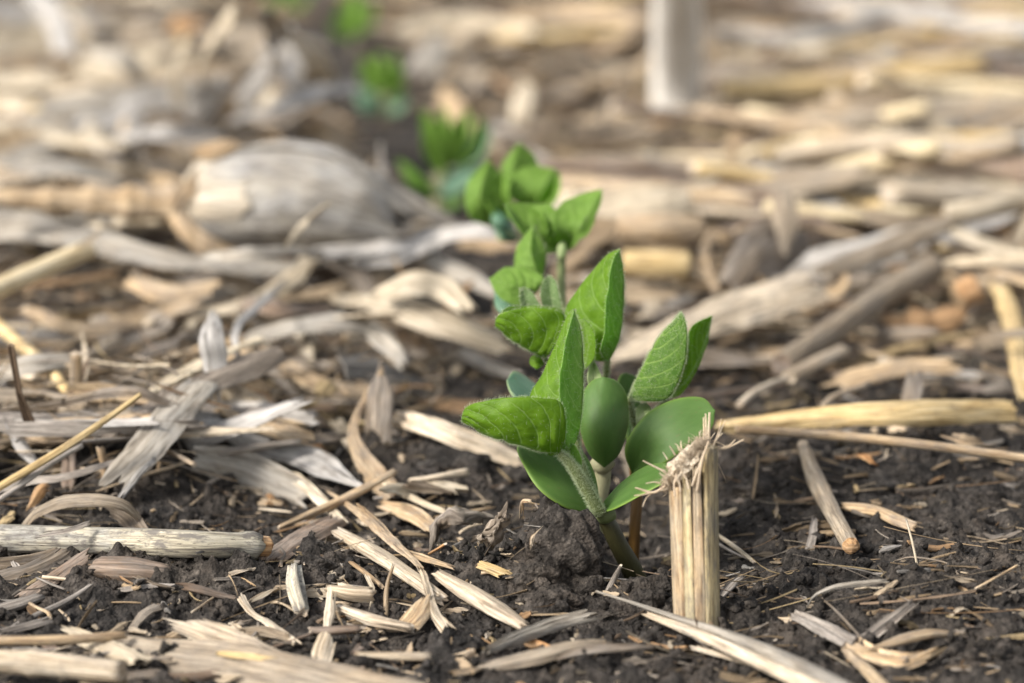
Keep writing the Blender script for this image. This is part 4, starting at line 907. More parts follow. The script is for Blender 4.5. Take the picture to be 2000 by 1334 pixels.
# -- bulbous corn husk with its jointed shank
def build_ear_husk():
    cen = G(400, 395, 3.2); d0 = (cen - CAM) @ FWD; k = d0 / FPX
    e = empty('corn_husk', G(560, 480, 1.0)); tag(e, 'bulbous grey and cream corn husk on a jointed shank, left of the seedlings', 'corn husk')
    ax = [Z(402, 392, d0 + 1.0), Z(470, 388, d0 + .3), Z(580, 385, d0), Z(680, 405, d0 - .2), Z(775, 442, d0 - .2)]
    n, m = 60, 72; C = cr(ax, n); T = tang(C)
    prof = np.interp(np.linspace(0, 1, n), [0, .04, .1, .25, .45, .62, .8, .93, 1], [56, 86, 95, 103, 110, 106, 82, 54, 36]) * k
    N = nrm(np.array([0, 0, 1.]) - T[:, 2:] * T); S = np.cross(T, N); a = np.linspace(-.2, 2 * np.pi - .2, m); tt = np.linspace(0, 1, n)
    def layer(name, scl, t0, t1, a0, a1, label, mat):
        nn_, mm = 56, 60; ti = np.linspace(t0, t1, nn_); aa = np.linspace(a0, a1, mm)
        c = np.stack([np.interp(ti, tt, C[:, q]) for q in range(3)], 1); r = np.interp(ti, tt, prof) * scl
        nN = nrm(np.stack([np.interp(ti, tt, N[:, q]) for q in range(3)], 1)); sS = nrm(np.stack([np.interp(ti, tt, S[:, q]) for q in range(3)], 1))
        tT = np.cross(nN, sS)
        rg = 1 + .022 * vnoise(aa[None] * 12 + 0 * ti[:, None], ti[:, None] * 2, 3) * 2 + .09 * fbm(aa[None] * 1.4, ti[:, None] * 3.5, 4, 9 + int(scl * 100)) + .02 * vnoise(aa[None] * 30, ti[:, None] * 5, 8)
        rad = nN[:, None] * np.cos(aa)[None, :, None] * .95 + sS[:, None] * np.sin(aa)[None, :, None]
        top = c[:, None] + rad * (r[:, None] * rg)[..., None]
        jag = .5 * fbm(aa * 1.5, aa * 0 + 3, 3, 77 + int(scl * 50))
        for q in range(10):
            top[nn_ - 1 - q] += tT[nn_ - 1 - q] * (jag * (1 - q / 10) * (1.2 if t1 > .9 else 2.4))[:, None]
            if t0 > .1: top[q] += tT[q] * (jag[::-1] * (1 - q / 10) * 3)[:, None]
        bot = top - rad * .06
        U = np.broadcast_to(aa[None] * r.mean(), (nn_, mm)); V = np.broadcast_to((ti * 9)[:, None], (nn_, mm))
        v, f, uv = shell(top, bot, U, V); o = put(name, v, f, uv, (M[mat],), parent=e)
        if label: o['label'] = label
    layer('husk_layer', 1.0, 0, 1, 0, 2 * np.pi - .02, None, 'ear')
    layer('husk_layer', 1.02, 0, .26, 0, 2 * np.pi - .02, 'cream layer at the rounded end', 'earcream')
    layer('husk_layer', 1.06, .35, 1.0, -1.3, .35, 'upper flap ending in a torn peak', 'ear')
    layer('husk_layer', 1.05, .5, 1.06, -2.6, -1.2, 'lower grey flap', 'ear')
    sh = [Z(-40, 388, d0 + .5), Z(120, 392, d0 + .5), Z(260, 398, d0 + .6), Z(400, 395, d0 + 1.0)]
    v, f, uv, mi = stalk_geo(sh, [17 * k, 21 * k, 28 * k, 38 * k], nodes=((.16, .12), (.31, .26), (.34, .1), (.5, .2), (.66, .3), (.73, .12), (.85, .24), (.94, .2)), ridge=.08, n=120)
    o = put('shank', v, f, uv, (M['tan'], M['pith']), midx=mi, parent=e); o['label'] = 'jointed tan shank with raised rings'
    for (a_, b_, c_, lb) in [((395, 330), (372, 370), (345, 410), 1), ((330, 405), (370, 460), (400, 500), 2), ((350, 430), (400, 475), (470, 500), 3), ((385, 300), (430, 290), (480, 280), 4)]:
        V, F, uv = ribbon_geo([Z(*a_, d0 - .3), Z(*b_, d0 - .6), Z(*c_, d0 - .4)], [30 * k, 40 * k, 16 * k], arc=1.2, up=CAMUP, seed=lb, thick=.06)
        put('husk_bract', V, F, uv, (M['tan'],), parent=e)
build_ear_husk()
for pts, ww, mt, lb in [
    ([(610, 300, 4.6), (700, 330, 4.0), (790, 385, 3.0), (890, 435, 2.2)], [60, 80, 66, 24], 'husk', 'wide grey husk leaf trailing right off the bulbous husk'),
    ([(620, 490, 2.8), (700, 485, 2.8), (770, 478, 2.7), (850, 480, 2.4)], [34, 44, 50, 30], 'bluehusk', 'shaded husk leaf tucked under the right end of the bulbous husk'),
    ([(400, 500, 3.0), (500, 490, 3.2), (600, 488, 3.0), (660, 505, 2.6)], [26, 40, 40, 20], 'husk', 'low husk fold along the front foot of the bulbous husk'),
    ([(560, 478, 3.6), (600, 430, 4.2), (640, 396, 4.8)], [8, 20, 10], 'cream', 'pale sliver leaning across the bulbous husk'),
    ([(640, 500, 2.6), (700, 540, 2.2), (740, 600, 1.6)], [30, 44, 30], 'old', 'dark husk fold between the bulbous husk and the domed white husk'),
    ([(250, 540, 2.0), (330, 570, 1.8), (420, 560, 1.9)], [40, 60, 40], 'tan', 'broad tan husk below the long grey ribbon'),
    ([(480, 590, 1.8), (560, 600, 1.8), (640, 600, 1.7)], [40, 56, 40], 'brown', 'dark brown leaf in the hollow under the olive beige curl')]:
    rb('husk_strip', mt, pts, ww, lb, 'husk', arc=1.2, wav=.15)

# ------------------------------------------------------------------ the upright cut stalk
def build_cut_stalk():
    D0 = 55.3; k = D0 / FPX
    base = Z(1357, 1240, D0); root = empty('cut_stalk', base)
    tag(root, 'upright cut stalk with a shredded top, standing in the soil before the seedling', 'stalk stub')
    R0 = 51 * k
    # angle 0 = facing the camera, positive to the right
    zc = lambda py: Z(1357, py, D0)
    segs = [(-1.77, -.56, 945, 2), (-.56, -.12, 932, 0), (-.12, .36, 905, 2), (.36, 1.32, 868, 0), (1.32, 2.2, 880, 1), (2.2, 3.1, 900, 0), (3.1, 3.9, 915, 1), (3.9, 4.51, 925, 0)]
    for q, (a0, a1, pt, mm) in enumerate(segs):
        n, m = 60, 14; tt = np.linspace(0, 1, n); aa = np.linspace(0, 1, m)
        py = 1250 + (pt - 1250) * tt
        cx = np.interp(py, [860, 1230], [1352, 1361]); r = np.interp(py, [860, 1000, 1250], [50, 48, 45]) * k
        C = np.array([Z(x_, y_, D0) for x_, y_ in zip(cx, py)])
        gl, gr = ((.0, .035), (.035, .05), (.05, .075), (.075, .0), (.0, .03), (.03, .03), (.03, .02), (.02, 0))[q]; ft = np.clip((tt - .42) / .58, 0, 1) ** .8
        aj = .02 * fbm(tt * 6, tt * 0 + q, 3, 50 + q)
        A = (a0 + .006 + gl * ft + aj * ft)[:, None] * (1 - aa[None]) + (a1 - .006 - gr * ft - aj * ft)[:, None] * aa[None]
        rel = aa[None] * 2 - 1
        rr = r[:, None] * (1 - .05 * np.abs(rel) ** 14 * (.25 + .75 * ft[:, None]) + .009 * vnoise(A * 7 + q, tt[:, None] * 1.5, 5) * 2 + .012 * vnoise(A * 30, tt[:, None] * 3, 6) * 2)
        rr = rr * (1 + (.05 * tt[:, None] ** 4 if q in (3,) else 0))
        dirv = np.stack([np.sin(A), -np.cos(A), 0 * A], -1)
        top = C[:, None] + dirv * rr[..., None]
        jag = (.10 * vnoise(aa * 9, aa * 0 + q, 7) + .05 * vnoise(aa * 23, aa * 0 + q, 8)) * 2
        for z_ in range(8): top[n - 1 - z_, :, 2] += jag * (1 - z_ / 8)
        bot = top - dirv * (.13 if q != 3 else .15)
        U = A * .5; V = np.broadcast_to((tt * 3.5)[:, None], A.shape)
        v, f, uv = shell(top, bot, U + q * 3, V)
        o = put('rind_slat', v, f, uv, (M[('stub1', 'stub1', 'stub2')[mm]],), parent=root)
    v, f, uv, mi = stalk_geo([Z(1358, 1250, D0), Z(1356, 1080, D0), Z(1352, 945, D0)], [36 * k, 37 * k, 36 * k], ridge=.12, rag=.2)
    put('pith_core', v, f, uv, (M['brown'], M['pith']), midx=mi, parent=root)  # brown sides: shadow behind the slat cracks put into the core's colour
    # shredded tuft of crushed pith: slanting from low left to high right
    rs = np.random.RandomState(3); K = 1700
    t = rs.rand(K); px = 1300 + 78 * t + rs.normal(0, 5, K); py = 945 - 88 * t + rs.normal(0, 9, K) + 4
    dd = D0 + rs.uniform(-.40, .40, K)
    roots = np.array([Z(a, b, c) for a, b, c in zip(px, py, dd)])
    dr = rs.normal(0, 1, (K, 3)) + np.array([-.35, -.3, .5]); ln = .05 + .20 * rs.rand(K) ** 2.5
    hair_mesh('shredded_fibres', roots, dr, ln, .0075, root, 'fibre', bend=rs.uniform(-.9, .9, (K, 1)))
    # crushed pith body
    v, f = subdiv(*subdiv(*subdiv(*ICO1)))
    c0 = Z(1340, 905, D0); ax = nrm(Z(1380, 868, D0) - Z(1300, 945, D0))
    side = np.array([0, 1.0, 0]); nn = np.cross(ax, side)
    lum = 1 + .5 * fbm(v[:, 0] * 3, v[:, 1] * 3 + v[:, 2] * 2, 4, 4) + .25 * vnoise(v[:, 0] * 12, v[:, 2] * 12 + v[:, 1] * 9, 4)
    V = c0 + (ax * (v[:, :1] * .50) + side * (v[:, 1:2] * .36) + nn * (v[:, 2:] * .20)) * lum[:, None]
    put('crushed_pith', V, f, V[:, [0, 2]] * .3, (M['fibre'],), parent=root)
    def fib(pts, r, dd=0.0):
        P = [Z(x_, y_, D0 + dd) for x_, y_ in pts]
        v, f, uv, mi = stalk_geo(P, [q * k * .62 for q in r], m=7, n=22, ridge=.1, rag=.01, crook=.02, seed=int(pts[0][0]))
        put('frayed_fibre', v, f, uv, (M['fibre'], M['fibre']), midx=mi, parent=root)
    for q in range(26):
        a0 = rs.rand(); x0, y0 = 1302 + 84 * a0, 940 - 84 * a0 + rs.normal(0, 8); an = rs.normal(1.9 if a0 < .7 else 1.3, .75); L_ = rs.uniform(8, 30)
        fib([(x0, y0), (x0 + math.cos(an) * L_ * .5 + rs.normal(0, 2), y0 - math.sin(an) * L_ * .5), (x0 + math.cos(an) * L_, y0 - math.sin(an) * L_ + rs.normal(0, 4))], [2.4, 1.8, 1.0], rs.uniform(-.4, .4))
    fib([(1376, 900), (1375, 860), (1374, 815)], [5, 4, 2]); fib([(1384, 890), (1385, 850), (1387, 806)], [6, 5, 3])
    fib([(1380, 880), (1379, 830), (1378, 808)], [4, 3, 2]); fib([(1388, 885), (1398, 860), (1411, 846)], [5, 4, 2.5], -.1)
    fib([(1386, 880), (1404, 850), (1416, 822)], [3, 2, 1]); fib([(1388, 878), (1402, 845), (1408, 818)], [2, 1.5, 1])
    fib([(1395, 872), (1418, 874), (1452, 858)], [3, 3, 2.5]); fib([(1410, 876), (1425, 870), (1436, 859)], [2.5, 2, 1.5])
    fib([(1392, 860), (1408, 866), (1418, 872)], [2.5, 2, 1.5], .1); fib([(1300, 922), (1275, 910), (1255, 900)], [4, 3, 2], -.1)
    fib([(1308, 940), (1290, 955), (1272, 962), (1240, 953)], [3, 4, 4, 2], -.2); fib([(1272, 962), (1255, 966), (1240, 968)], [3, 2, 2], -.2)
    fib([(1278, 960), (1264, 972), (1256, 990)], [2, 1.5, 1], -.15); fib([(1312, 945), (1300, 955), (1285, 958)], [4, 3, 2], -.1)
    fib([(1305, 898), (1300, 890), (1296, 884)], [2.5, 2, 1.5]); fib([(1318, 888), (1312, 878), (1307, 870)], [3, 2, 1.5])
    fib([(1331, 878), (1329, 866), (1330, 860)], [2.5, 2, 1.5]); fib([(1326, 880), (1322, 870), (1317, 866)], [2, 2, 1])
    fib([(1345, 865), (1346, 858), (1345, 854)], [3, 2, 1.5]); fib([(1370, 862), (1366, 850), (1369, 842)], [2, 2, 1.5])
    fib([(1362, 960), (1372, 900), (1384, 862)], [4, 4, 3], -.5); fib([(1352, 950), (1366, 910), (1376, 880)], [3, 3, 2], -.5)
    fib([(1318, 968), (1316, 945), (1322, 925)], [3, 3, 2], -.5); fib([(1330, 960), (1326, 940), (1312, 925)], [3, 3, 2], -.5)
    fib([(1345, 955), (1340, 935), (1330, 920)], [4, 3, 2], -.5); fib([(1306, 950), (1300, 935), (1288, 925)], [3, 3, 2], -.3)
    fib([(1400, 900), (1410, 920), (1418, 938)], [1.2, 1, .8], -.1); fib([(1290, 945), (1278, 942), (1262, 945)], [2.5, 2, 1.5], -.2)
M['stub1'] = straw_mat('cut_rind', (.20, .145, .07), (.46, .36, .19), (.64, .53, .33), grey=(.21, .22, .19), greyamt=.5, speck=.6, fib=20, stain=.5)
M['stub2'] = straw_mat('cut_rind_peach', (.32, .20, .10), (.58, .42, .25), (.74, .60, .41), grey=(.26, .25, .21), greyamt=.45, speck=.5, fib=18, stain=.4)
build_cut_stalk()

# ------------------------------------------------------------------ seedlings
def zz(l):
    return [Z(*p) for p in l]
def leaf(root, mid, ea, eb, mat='leaf', hairs=1800, hl=.085, label=None, cat_part='leaf', surf=.3, dens_mid=.4, pale_half=False, hr=.0021, **kw):
    kw2 = {'pale_half': pale_half}
    v, f, uv, top, nz = leaf_geo(zz(mid), zz(ea), zz(eb), **kw)
    two = kw2.get('pale_half')
    mi = (uv[f][:, :, 1].mean(1) < 0).astype(int) if two else None
    o = put(cat_part, v, f, uv, (M[mat], M['leaf_pale']) if two else (M[mat],), midx=mi, parent=root)
    if label: o['label'] = label
    if hairs:
        n, m = top.shape[:2]
        def pick(i, j):
            i0 = np.clip(i.astype(int), 0, n - 2); j0 = np.clip(j.astype(int), 0, m - 2); a = (i - i0)[:, None]; b = (j - j0)[:, None]
            q = lambda g: (g[i0, j0] * (1 - a) + g[i0 + 1, j0] * a) * (1 - b) + (g[i0, j0 + 1] * (1 - a) + g[i0 + 1, j0 + 1] * a) * b
            return q(top), nrm(q(nz))
        ks = int(hairs * .5 * surf); ke = int(hairs * .13); km = int(hairs * .3 * dens_mid)
        rt, dr, ln = [], [], []
        p, q = pick(NR.uniform(1, n - 1.01, ks), NR.uniform(0, m - 1.01, ks)); sg = np.where(NR.rand(ks) < .5, 1, -1)[:, None]
        rt.append(p + q * sg * .01); dr.append(q * sg + NR.normal(0, .45, (ks, 3))); ln.append(hl * NR.uniform(.5, 1.0, ks))
        for j in (0, m - 1):
            i = NR.uniform(0, n - 1.01, ke // 2); p, q = pick(i, np.full(len(i), float(j) - (.001 if j else 0)))
            inn, _ = pick(i, np.full(len(i), float(1 if j == 0 else m - 2)))
            outw = nrm(p - inn); rt.append(p); dr.append(outw + NR.normal(0, .38, outw.shape)); ln.append(hl * NR.uniform(.5, 1.1, len(i)))
        i = NR.uniform(0, n - 1.01, km); p, q = pick(i, np.full(km, (m - 1) / 2.0)); l1, _ = pick(i, np.full(km, (m - 1) / 2.0 - 1)); r1, _ = pick(i, np.full(km, (m - 1) / 2.0 + 1))
        outw = nrm(p - (l1 + r1) / 2); rt.append(p); dr.append(outw + NR.normal(0, .4, outw.shape)); ln.append(hl * NR.uniform(.5, 1.15, km))
        h = hair_mesh('leaf_hair', np.vstack(rt), np.vstack(dr), np.concatenate(ln), hr, o)
    return o
def stemp(root, name, pts, r, mat, hairs=0, hl=.09, label=None, **kw):
    P = zz(pts); k = pts[0][2] / FPX
    v, f, uv, mi = stalk_geo(P, [q * k for q in r], ridge=.02, rag=.0, m=20, **kw)
    o = put(name, v, f, uv, (M[mat], M[mat]), midx=mi, parent=root)
    if label: o['label'] = label
    if hairs:
        n = 60; C = cr(P, n); T = tang(C); rr = lin([q * k for q in r], n); i = NR.randint(0, n - 1, hairs); fr = NR.rand(hairs, 1)
        c = C[i] * (1 - fr) + C[i + 1] * fr; dv = nrm(np.cross(T[i], NR.normal(size=(hairs, 3))))
        hair_mesh('stem_hair', c + dv * rr[i][:, None] * .95, dv + T[i] * .35 + NR.normal(0, .25, (hairs, 3)), hl * NR.uniform(.5, 1.1, hairs), .0034, o)
    return o
def seedling(px, py, d, label, group='soybean seedlings growing in a row'):
    p = Z(px, py, d); e = empty('seedling', p)
    return tag(e, label, 'seedling', group)

# plant in front (its stem leans left out of the hollow)
A = seedling(1240, 1135, 58.2, 'front seedling whose olive stem leans left and carries the big folded lower left leaf')
stemp(A, 'stem', [(1166, 1000, 58.0), (1184, 1016, 58.0), (1206, 1060, 58.2), (1232, 1108, 58.5), (1248, 1145, 58.8)], [14, 18, 19, 21, 22], 'stem')
stemp(A, 'stem_node', [(1160, 996, 57.9), (1180, 1006, 57.9), (1196, 1004, 58.0)], [10, 19, 13], 'petiole')
leaf(A, [(1164, 1004, 58.0), (1105, 940, 57.9), (1030, 868, 58.4)], [(1164, 1004, 58.0), (1105, 992, 57.6), (1052, 955, 57.5), (1018, 900, 57.9), (1010, 872, 58.4), (1030, 868, 58.4)],
     [(1164, 1004, 58.0), (1168, 955, 58.2), (1150, 900, 58.6), (1110, 858, 58.9), (1050, 850, 58.6), (1030, 868, 58.4)], 'cotyl', 0, cat_part='cotyledon', thick=.09, puck=.006, lens=True, m=20, label='dark green oval seed leaf on the left')
leaf(A, [(1170, 1003, 57.9), (1240, 950, 57.7), (1335, 905, 57.6)], [(1170, 1003, 57.9), (1182, 976, 58.0), (1222, 936, 58.2), (1270, 908, 58.2), (1335, 905, 57.6)],
     [(1170, 1003, 57.9), (1205, 992, 57.3), (1262, 962, 56.9), (1320, 930, 56.9), (1335, 905, 57.6)], 'cotyl', 0, cat_part='cotyledon', thick=.09, puck=.006, lens=True, m=20, label='seed leaf reaching right to the cut stalk')
stemp(A, 'petiole', [(1172, 1004, 57.7), (1145, 955, 57.5), (1118, 910, 57.3), (1092, 884, 57.2)], [12, 11, 10, 6], 'petiole', 2200, .085, label='densely hairy pale leaf stalk')
stemp(A, 'petiole', [(1166, 985, 58.0), (1142, 925, 58.0), (1128, 885, 58.0), (1128, 850, 57.9)], [9, 8, 7, 5], 'petiole', 1300, .08)
leaf(A, [(1132, 930, 57.6), (1118, 895, 57.5), (1104, 862, 57.6)], [(1132, 930, 57.6), (1100, 900, 57.4), (1094, 872, 57.4), (1104, 862, 57.6)], [(1132, 930, 57.6), (1136, 900, 57.4), (1124, 872, 57.4), (1104, 862, 57.6)],
     'leaf_pale', 900, .07, cat_part='bud_leaf', label='small hairy unopened leaf', puck=.015)
leaf(A, [(1092, 886, 57.2), (1045, 876, 57.0), (990, 860, 56.9), (945, 843, 57.0), (902, 822, 57.3)],
     [(1092, 886, 57.2), (1102, 856, 57.0), (1104, 818, 56.8), (1094, 786, 56.7), (1055, 777, 56.6), (1000, 776, 56.6), (940, 785, 56.8), (908, 798, 57.1), (902, 822, 57.3)],
     [(1092, 886, 57.2), (1098, 850, 57.9), (1098, 808, 58.2), (1085, 782, 58.2), (1040, 775, 58.2), (985, 779, 58.1), (935, 790, 57.9), (910, 804, 57.5), (902, 822, 57.3)],
     hairs=3800, label='big folded leaf pointing left', belly=.10, puck=.07)
leaf(A, [(1128, 856, 57.9), (1137, 800, 57.7), (1140, 725, 57.7), (1137, 655, 57.8), (1121, 604, 58.0)],
     [(1128, 856, 57.9), (1112, 880, 57.4), (1098, 830, 57.2), (1093, 760, 57.2), (1099, 695, 57.3), (1110, 645, 57.5), (1121, 604, 58.0)],
     [(1128, 856, 57.9), (1085, 850, 58.2), (1040, 800, 58.2), (1037, 768, 58.2), (1060, 730, 58.2), (1084, 675, 58.1), (1106, 622, 58.1), (1121, 604, 58.0)],
     hairs=3800, pale_half=True, label='upright half folded leaf in the middle of the clump', belly=.07, puck=.035)
# plant behind it
B = seedling(1157, 1090, 60.2, 'middle seedling whose pale knobby stem holds an upright oval seed leaf')
stemp(B, 'stem', [(1176, 906, 60.0), (1178, 935, 60.0), (1170, 985, 60.1), (1161, 1040, 60.2), (1156, 1100, 60.3)], [17, 15, 16, 17, 17], 'stem_pale', label='pale tan stem')
stemp(B, 'stem_node', [(1160, 900, 59.9), (1176, 912, 59.8), (1192, 900, 59.9)], [12, 15, 13], 'stem_pale', label='yellow knobby node')
leaf(B, [(1180, 912, 59.5), (1178, 830, 59.1), (1179, 737, 59.5)], [(1180, 912, 59.5), (1150, 885, 59.5), (1132, 830, 59.5), (1134, 780, 59.6), (1146, 755, 59.6), (1160, 742, 59.6), (1179, 737, 59.5)],
     [(1180, 912, 59.5), (1210, 885, 59.6), (1226, 830, 59.7), (1226, 785, 59.7), (1216, 757, 59.7), (1200, 742, 59.6), (1179, 737, 59.5)], 'cotyl', 0, cat_part='cotyledon', thick=.11, puck=.004, lens=True, m=20, label='upright oval seed leaf facing the viewer')
leaf(B, [(1150, 908, 60.6), (1030, 790, 60.9), (990, 742, 61.2)], [(1150, 908, 60.6), (1060, 830, 60.7), (1005, 775, 60.8), (992, 755, 61), (990, 742, 61.2)],
     [(1150, 908, 60.6), (1100, 800, 61.4), (1040, 745, 61.7), (1005, 725, 61.6), (990, 742, 61.2)], 'cotyl_blue', 0, cat_part='cotyledon', thick=.09, puck=.006, lens=True, label='bluish seed leaf at the back left')
stemp(B, 'stem', [(1178, 905, 60.3), (1174, 830, 60.6), (1168, 765, 60.8)], [9, 8, 7], 'petiole', 600, label='upper stem')
stemp(B, 'petiole', [(1170, 780, 60.8), (1181, 745, 60.8), (1187, 704, 60.6)], [5, 5, 5], 'petiole', 700, .08)
stemp(B, 'petiole', [(1168, 785, 60.8), (1110, 745, 60.9), (1064, 700, 60.8)], [5, 5, 4], 'petiole', 500, .08)
leaf(B, [(1162, 768, 60.4), (1160, 730, 60.4), (1157, 700, 60.5)], [(1162, 768, 60.4), (1148, 745, 60.3), (1150, 720, 60.3), (1157, 700, 60.5)], [(1162, 768, 60.4), (1176, 745, 60.3), (1168, 720, 60.3), (1157, 700, 60.5)],
     'bud', 500, .06, cat_part='bud', label='whitish green bud at the tip', puck=.01)
leaf(B, [(1188, 706, 60.6), (1208, 668, 60.5), (1217, 610, 60.4), (1220, 545, 60.3), (1210, 487, 60.4)],
     [(1188, 706, 60.6), (1174, 686, 60.0), (1181, 640, 59.8), (1184, 590, 59.8), (1190, 540, 59.9), (1198, 505, 60.1), (1210, 487, 60.4)],
     [(1188, 706, 60.6), (1150, 700, 60.9), (1112, 668, 61.1), (1104, 608, 61.1), (1132, 562, 61.0), (1165, 520, 60.8), (1190, 495, 60.6), (1210, 487, 60.4)],
     hairs=3400, pale_half=True, label='tallest leaf, half folded with a pale strip along its right edge', belly=.06, puck=.04)
leaf(B, [(1063, 699, 60.6), (1035, 684, 60.3), (1000, 662, 60.2), (968, 637, 60.3)],
     [(1063, 699, 60.6), (1092, 672, 60.1), (1104, 640, 60.0), (1100, 614, 60.0), (1070, 603, 59.9), (1030, 602, 59.9), (990, 608, 59.9), (970, 620, 60.1), (968, 637, 60.3)],
     [(1063, 699, 60.6), (1090, 665, 61.0), (1104, 632, 61.2), (1098, 606, 61.2), (1060, 599, 61.1), (1020, 598, 61.0), (985, 604, 60.7), (968, 637, 60.3)],
     hairs=3000, label='folded leaf pointing left at mid height', belly=.10, puck=.04)
leaf(B, [(1142, 722, 60.2), (1150, 680, 60.1), (1140, 622, 60.3)], [(1142, 722, 60.2), (1136, 690, 60.4), (1132, 650, 60.4), (1140, 622, 60.3)], [(1142, 722, 60.2), (1160, 700, 60.0), (1163, 668, 59.9), (1155, 640, 60.1), (1140, 622, 60.3)],
     hairs=900, label='small leaf lobe behind the middle leaf', puck=.02)
leaf(B, [(1045, 640, 61.6), (1030, 598, 61.5), (1018, 562, 61.6)], [(1045, 640, 61.6), (1025, 610, 61.4), (1016, 585, 61.4), (1018, 562, 61.6)], [(1045, 640, 61.6), (1062, 612, 61.5), (1048, 585, 61.5), (1035, 568, 61.6), (1018, 562, 61.6)],
     'leaf_downy', 2200, .075, cat_part='bud_leaf', hr=.003, label='small downy leaf behind the left leaf', puck=.01)
leaf(B, [(1085, 640, 61.8), (1078, 590, 61.7), (1072, 538, 61.8)], [(1085, 640, 61.8), (1064, 605, 61.6), (1056, 575, 61.6), (1062, 550, 61.7), (1072, 538, 61.8)], [(1085, 640, 61.8), (1096, 605, 61.6), (1090, 570, 61.6), (1084, 548, 61.7), (1072, 538, 61.8)],
     'leaf_downy', 2200, .075, cat_part='bud_leaf', hr=.003, label='second small downy leaf beside it', puck=.01)
leaf(B, [(1062, 712, 60.8), (1046, 706, 60.6), (1036, 706, 60.7)], [(1062, 712, 60.8), (1050, 720, 60.5), (1038, 714, 60.6), (1036, 706, 60.7)], [(1062, 712, 60.8), (1052, 694, 60.6), (1040, 697, 60.7), (1036, 706, 60.7)], 'leaf', 200, .06, cat_part='bud_leaf', puck=.0, thick=.06)
# plant at the right
C_ = seedling(1240, 1095, 60.6, 'right seedling with an amber stem, a downy upright leaf and a broad slanting seed leaf')
stemp(C_, 'stem', [(1238, 905, 60.6), (1244, 965, 60.6), (1240, 1030, 60.6), (1236, 1105, 60.7)], [11, 11, 11, 12], 'stem_orange', label='amber stem')
stemp(C_, 'stem', [(1240, 915, 60.5), (1246, 860, 60.3), (1250, 800, 60.2)], [10, 9, 8], 'petiole', 1100, .09, label='hairy upper stem')
leaf(C_, [(1234, 926, 59.7), (1292, 852, 59.0), (1397, 802, 59.1)], [(1234, 926, 59.7), (1220, 882, 59.3), (1236, 840, 59.2), (1272, 802, 59.3), (1322, 779, 59.3), (1372, 777, 59.3), (1397, 802, 59.1)],
     [(1234, 926, 59.7), (1266, 924, 59.0), (1310, 898, 58.8), (1356, 864, 58.8), (1390, 836, 58.9), (1397, 802, 59.1)], 'cotyl', 0, cat_part='cotyledon', thick=.11, puck=.005, lens=True, m=20, label='broad smooth seed leaf slanting up to the right')
leaf(C_, [(1236, 900, 61.0), (1232, 830, 61.3), (1222, 728, 61.6)], [(1236, 900, 61.0), (1218, 830, 61.2), (1206, 760, 61.4), (1210, 735, 61.5), (1222, 728, 61.6)], [(1236, 900, 61.0), (1250, 830, 61.4), (1250, 760, 61.6), (1240, 735, 61.6), (1222, 728, 61.6)], 'cotyl', 0, cat_part='cotyledon', thick=.14, puck=.004, lens=True)
stemp(C_, 'petiole', [(1248, 850, 60.2), (1236, 815, 60.1), (1229, 776, 60.0)], [6, 5, 4], 'petiole', 800, .08)
stemp(C_, 'petiole', [(1250, 845, 60.4), (1275, 810, 60.6), (1304, 778, 60.9)], [6, 5, 4], 'petiole', 600, .08)
leaf(C_, [(1252, 850, 60.1), (1256, 815, 60.0), (1262, 785, 60.2)], [(1252, 850, 60.1), (1242, 825, 60.0), (1244, 795, 60.1), (1262, 785, 60.2)], [(1252, 850, 60.1), (1266, 825, 59.9), (1272, 800, 60.0), (1262, 785, 60.2)], 'bud', 400, .06, cat_part='bud', label='green bud under the downy leaf', puck=.008)
leaf(C_, [(1228, 780, 60.0), (1252, 726, 59.9), (1285, 665, 59.9), (1331, 611, 60.1)],
     [(1228, 780, 60.0), (1262, 784, 59.6), (1300, 780, 59.5), (1322, 752, 59.5), (1338, 705, 59.6), (1342, 655, 59.7), (1338, 625, 59.9), (1331, 611, 60.1)],
     [(1228, 780, 60.0), (1268, 778, 60.6), (1306, 770, 60.9), (1326, 735, 60.9), (1338, 690, 60.8), (1340, 650, 60.6), (1331, 611, 60.1)],
     'leaf_under', hairs=5500, hl=.075, surf=1.4, hr=.0028, label='downy upright leaf showing its ribbed underside', belly=.08, puck=.03, slope=.2)
leaf(C_, [(1306, 778, 60.9), (1345, 735, 61.0), (1372, 682, 61.1), (1390, 617, 61.2)],
     [(1306, 778, 60.9), (1322, 735, 60.6), (1336, 690, 60.6), (1345, 648, 60.7), (1362, 630, 60.9), (1390, 617, 61.2)],
     [(1306, 778, 60.9), (1330, 770, 61.5), (1356, 730, 61.6), (1378, 680, 61.5), (1390, 617, 61.2)],
     hairs=2400, label='narrow leaf behind the downy leaf', belly=.06, puck=.03)

